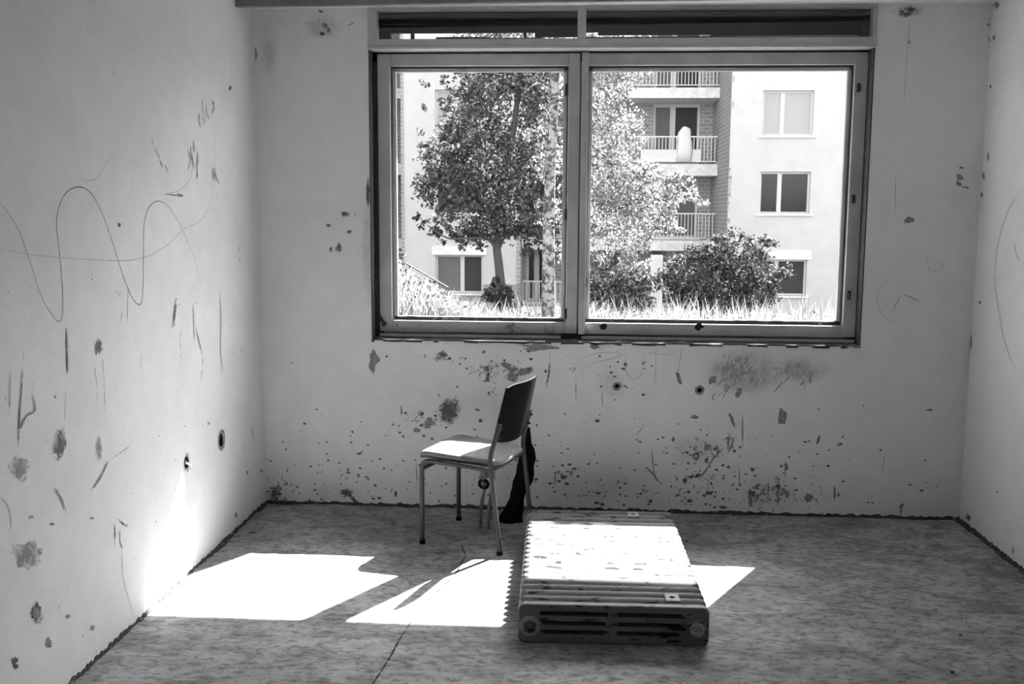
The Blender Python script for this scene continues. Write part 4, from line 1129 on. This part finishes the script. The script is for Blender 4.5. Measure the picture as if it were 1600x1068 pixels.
# ------------------------------------------------------------------ outdoors: trees, shrubs, grass
def leaf_cloud(name, centers, size, mat, parent, droop=0.0):
    n = len(centers); C = np.asarray(centers)
    d = RNG.normal(size=(n, 3)); d[:, 2] -= droop; d /= np.linalg.norm(d, axis=1, keepdims=True)
    u = RNG.normal(size=(n, 3)); u -= d * (u * d).sum(1, keepdims=True); u /= np.linalg.norm(u, axis=1, keepdims=True)
    w = np.cross(d, u)
    s = size * RNG.uniform(.6, 1.25, size=(n, 1))
    a = C - d * s * .5; b = C + u * s * .36 + w * s * .10; c = C + d * s * .5; e = C - u * s * .36 + w * s * .10
    V = np.stack([a, b, c, e], 1).reshape(-1, 3)
    k = np.arange(n) * 4
    Fq = np.concatenate([np.stack([k, k + 1, k + 2], 1), np.stack([k, k + 2, k + 3], 1)])
    o = fast_mesh(name, V, Fq, 3, mat, parent); o['kind'] = 'stuff'; return o
def clusters(L, Y, dens, dy=1.0, hollow=.35):
    out = []
    for (px, py, r) in L:
        c = at_y(px, py, Y); k = (Y + CAM_D) / F_PX; R = r * k
        n = max(8, int(dens * r * r))
        ns = max(4, int(r * r / 42))
        seeds = RNG.normal(size=(ns, 3)); seeds /= np.linalg.norm(seeds, axis=1, keepdims=True); seeds *= RNG.uniform(hollow ** 3, 1.05, size=(ns, 1)) ** (1 / 3)
        P = seeds[RNG.integers(0, ns, n)] + RNG.normal(size=(n, 3)) * np.array([.15, .15, .12]) * (1 + 6 / r)
        P *= np.array([R, R * dy, R])
        out.append(P + c + np.array([0, RNG.uniform(-.5, .5) * R, 0]))
    return np.concatenate(out)
def tree(name, label, base_px, Y, trunk, branches, cl, dens, leaf, size, bark, r0, droop=0.0):
    b = at_y(base_px, 480, Y); zb = float(ground_z(b[0], Y))
    root = empty(name, (b[0], Y, zb)); tag(root, label, 'tree', )
    def loc(px, py, dy=0): return at_y(px, py, Y + dy) - np.array([b[0], Y, zb])
    tp = [np.array([0, 0, -.05])] + [loc(px, py) for px, py in trunk]
    tp = smooth_pts(tp, 5); n = len(tp)
    MB().tube(tp, [r0 * (1.25 - .75 * (i / (n - 1)) ** .8) if i > 2 else r0 * (1.5 - .08 * i) for i in range(n)], 12).build('trunk', bark, root, True)
    for pts, r in branches:
        q = smooth_pts([loc(*p) for p in pts], 4); n = len(q)
        MB().tube(q, [r * (1 - .75 * i / (n - 1)) for i in range(n)], 7).build('branch', bark, root, True)
    C = clusters(cl, Y, dens) - np.array([b[0], Y, zb])
    leaf_cloud('foliage', C, size, leaf, root, droop)
    return root
MAPLE = [(700, 250, 42), (688, 300, 36), (735, 325, 48), (770, 265, 60), (742, 195, 50), (722, 165, 36), (800, 170, 60), (832, 250, 55), (800, 325, 52), (850, 325, 45), (872, 185, 50), (780, 118, 52), (850, 115, 52),
         (658, 343, 13), (676, 357, 14), (698, 368, 15), (722, 374, 17), (745, 372, 18), (828, 372, 24), (868, 380, 24), (765, 350, 36), (742, 100, 36), (830, 60, 66), (760, 50, 60), (900, 250, 50), (905, 330, 40), (910, 130, 55),
         (668, 275, 22), (662, 228, 9), (668, 245, 9), (656, 205, 6), (664, 168, 7), (697, 124, 8), (664, 128, 7), (690, 200, 16), (695, 160, 12), (712, 225, 30), (725, 280, 40)]
tree('maple_tree', 'dense dark leafy tree with a slender grey trunk before the apartment block', 786, 20.5,
     [(784, 470), (780, 420), (776, 385), (775, 340), (783, 290), (800, 220), (810, 140), (815, 60)],
     [([(779, 400, 0), (765, 375, -.2), (735, 372, -.4), (700, 372, -.5), (668, 352, -.6)], .05), ([(778, 390, 0), (795, 360, .2), (830, 355, .3), (868, 370, .4)], .06), ([(776, 350, 0), (745, 310, .3), (705, 270, .2)], .06), ([(785, 290, 0), (830, 240, -.3), (865, 190, -.4)], .06), ([(800, 220, 0), (760, 170, .3), (730, 120, .2)], .05), ([(776, 372, 0), (764, 340, -.4), (752, 300, -.6)], .05)],
     MAPLE, .46, M['leaf_d'], .115, M['bark'], .115)
BIRCH = [(958, 190, 44), (948, 255, 40), (985, 300, 42), (1030, 300, 34), (1068, 292, 22), (1000, 345, 40), (950, 330, 40), (950, 135, 40), (975, 240, 28), (1000, 275, 24), (1085, 305, 12), (1098, 318, 9), (1030, 335, 24), (985, 375, 30), (940, 380, 26),
         (880, 150, 36), (870, 260, 30), (860, 330, 24), (900, 60, 60), (985, 90, 40), (955, 40, 60), (848, 210, 24), (1050, 350, 18), (1000, 400, 20), (885, 400, 22), (968, 300, 30), (992, 195, 12), (1002, 218, 10), (1015, 265, 16)]
tree('birch_tree', 'birch with black flecked pale bark and bright drooping leaves', 858, 11.5,
     [(857, 465), (857, 400), (858, 330), (860, 260), (864, 190), (868, 100), (872, 10), (874, -80)],
     [([(864, 200, 0), (900, 210, -.2), (950, 250, -.3), (985, 310, -.3), (1010, 370, -.3)], .035), ([(862, 230, 0), (920, 240, .2), (1000, 270, .3), (1060, 285, .3), (1100, 322, .3)], .035), ([(868, 110, 0), (920, 120, 0), (965, 170, .1), (985, 240, .1)], .04), ([(866, 150, 0), (840, 130, .2), (815, 150, .3)], .025), ([(866, 160, 0), (900, 150, -.2), (945, 190, -.3), (965, 260, -.3)], .03)],
     BIRCH, .55, M['leaf_b'], .058, M['birch'], .105, .9)
def shrub(label, base_px, Y, cl, dens, size, leaf):
    b = at_y(base_px, 470, Y); zb = float(ground_z(b[0], Y))
    root = empty('shrub', (b[0], Y, zb)); tag(root, label, 'shrub')
    C = clusters(cl, Y, dens, 1.0, .2) - np.array([b[0], Y, zb])
    C = C[C[:, 2] > .02]
    leaf_cloud('foliage', C, size, leaf, root)
    for (px, py, r) in cl[::2]:
        q = at_y(px, py, Y) - np.array([b[0], Y, zb])
        MB().tube(smooth_pts([(random.uniform(-.1, .1), random.uniform(-.1, .1), -.05), q * np.array([.4, .4, .55]), q], 4), [.03 * (1 - .08 * i) for i in range(9)], 6).build('stem', M['bark'], root, True)
    return root
shrub('broad dark bush with bright top twigs in front of the right building wing', 1120, 17.5,
      [(1070, 430, 34), (1118, 405, 36), (1160, 420, 42), (1110, 452, 44), (1190, 395, 22), (1212, 432, 22), (1180, 455, 34), (1058, 462, 22), (1090, 390, 22), (1140, 378, 22), (1168, 375, 16), (1205, 385, 12), (1230, 425, 10), (1040, 440, 16), (1140, 470, 40)], .8, .095, M['leaf_s'])
shrub('low leafy bush below the birch next to the white post', 975, 16.5,
      [(950, 430, 28), (990, 442, 28), (935, 458, 26), (1020, 442, 20), (930, 412, 20), (965, 465, 30), (1000, 465, 26), (905, 450, 26), (960, 400, 16)], .8, .085, M['leaf_s'])
shrub('small sprouting bush around the foot of the dark tree', 785, 19.5,
      [(772, 450, 12), (795, 452, 11), (783, 470, 22), (762, 455, 7), (775, 436, 7), (803, 470, 14), (768, 476, 16)], .7, .12, M['leaf_s'])
shrub('rough dark weeds on the bank beside the stair handrail', 640, 11.8,
      [(630, 425, 16), (640, 440, 14), (622, 450, 16), (628, 475, 22), (655, 448, 10), (672, 450, 9), (690, 458, 9), (712, 470, 9), (728, 480, 8), (640, 488, 24), (618, 415, 12), (627, 398, 6)], .9, .08, M['leaf_s'])

def blades(n, xr, yr, hr, w, zf, droop=.35):
    x = RNG.uniform(*xr, n); y = RNG.uniform(*yr, n); z = zf(x, y)
    h = RNG.uniform(*hr, n); a = RNG.uniform(0, 2 * np.pi, n); l = h * RNG.uniform(.1, droop * 1.6, n); b = RNG.uniform(0, 2 * np.pi, n)
    ww = w * RNG.uniform(.6, 1.3, n)
    bx, by = np.cos(b) * ww, np.sin(b) * ww; dx, dy = np.cos(a) * l, np.sin(a) * l
    V = np.stack([np.stack([x - bx, y - by, z], 1), np.stack([x + bx, y + by, z], 1), np.stack([x + dx * .4 + bx * .8, y + dy * .4 + by * .8, z + h * .62], 1), np.stack([x + dx * .4 - bx * .8, y + dy * .4 - by * .8, z + h * .62], 1), np.stack([x + dx, y + dy, z + h], 1)], 1).reshape(-1, 3)
    k = np.arange(n) * 5
    return V, np.concatenate([np.stack([k, k + 1, k + 2], 1), np.stack([k, k + 2, k + 3], 1), np.stack([k + 3, k + 2, k + 4], 1)])
parts = [blades(9000, (-2.2, 5.5), (8.6, 12.8), (.28, .62), .009, ground_z), blades(600, (-1.0, 5.0), (9.0, 12.0), (.65, .95), .007, ground_z, .2), blades(6000, (-4.6, -1.2), (8.4, 12.5), (.18, .5), .011, ground_z),
         blades(6000, (-8, 10), (12.8, 26), (.3, .8), .02, ground_z), blades(4000, (-5, 6), (2, 8.6), (.15, .35), .012, ground_z)]
off = 0; Vs, Fs = [], []
for V, Fq in parts: Vs.append(V); Fs.append(Fq + off); off += len(V)
gs = fast_mesh('tall_grass', np.concatenate(Vs), np.concatenate(Fs), 3, M['grass'])
tag(gs, 'bright overgrown grass and weeds outside below the window', 'grass', None, 'stuff')
# broad-leaved weeds in the grass
n = 9000; x = RNG.uniform(-4.4, 5.5, n); y = RNG.uniform(8.6, 12.8, n); z = ground_z(x, y) + RNG.uniform(.05, .5, n)
wd = leaf_cloud('leafy_weeds', np.stack([x, y, z], 1), .07, M['grass'], None)
tag(wd, 'pale broad leaved weeds growing thickly among the tall grass', 'weeds', None, 'stuff')

# handrail of an outside stair on the bank
hr = empty('stair_handrail', tuple(at_y(660, 470, 13.0)[:2]) + (float(ground_z(at_y(660, 470, 13.0)[0], 13.0)),))
tag(hr, 'thin dark sloping handrail of an outdoor stair at the bank', 'handrail')
h0 = np.array(hr.location)
a, b = at_y(634, 411, 13.0) - h0, at_y(700, 449, 13.0) - h0
MB().tube([a, b], .014, 8).build('rail', M['iron'], hr, 'angle')
for t in (.1, .95):
    q = a + (b - a) * t; MB().tube([(q[0], q[1], float(ground_z(q[0] + h0[0], 13.0)) - h0[2] - .1), q], .018, 8).build('post', M['iron'], hr, 'angle')
# white post by the low bush
wpz = at_y(1026, 415, 30.6)
o = MB().box(wpz[0] - .22, wpz[0] + .22, 30.5, 30.8, -2.35, float(at_y(1026, 398, 30.6)[2])).build('white_post', M['cloth'], None, False, .03); tag(o, 'short white painted post behind the low bush', 'post')
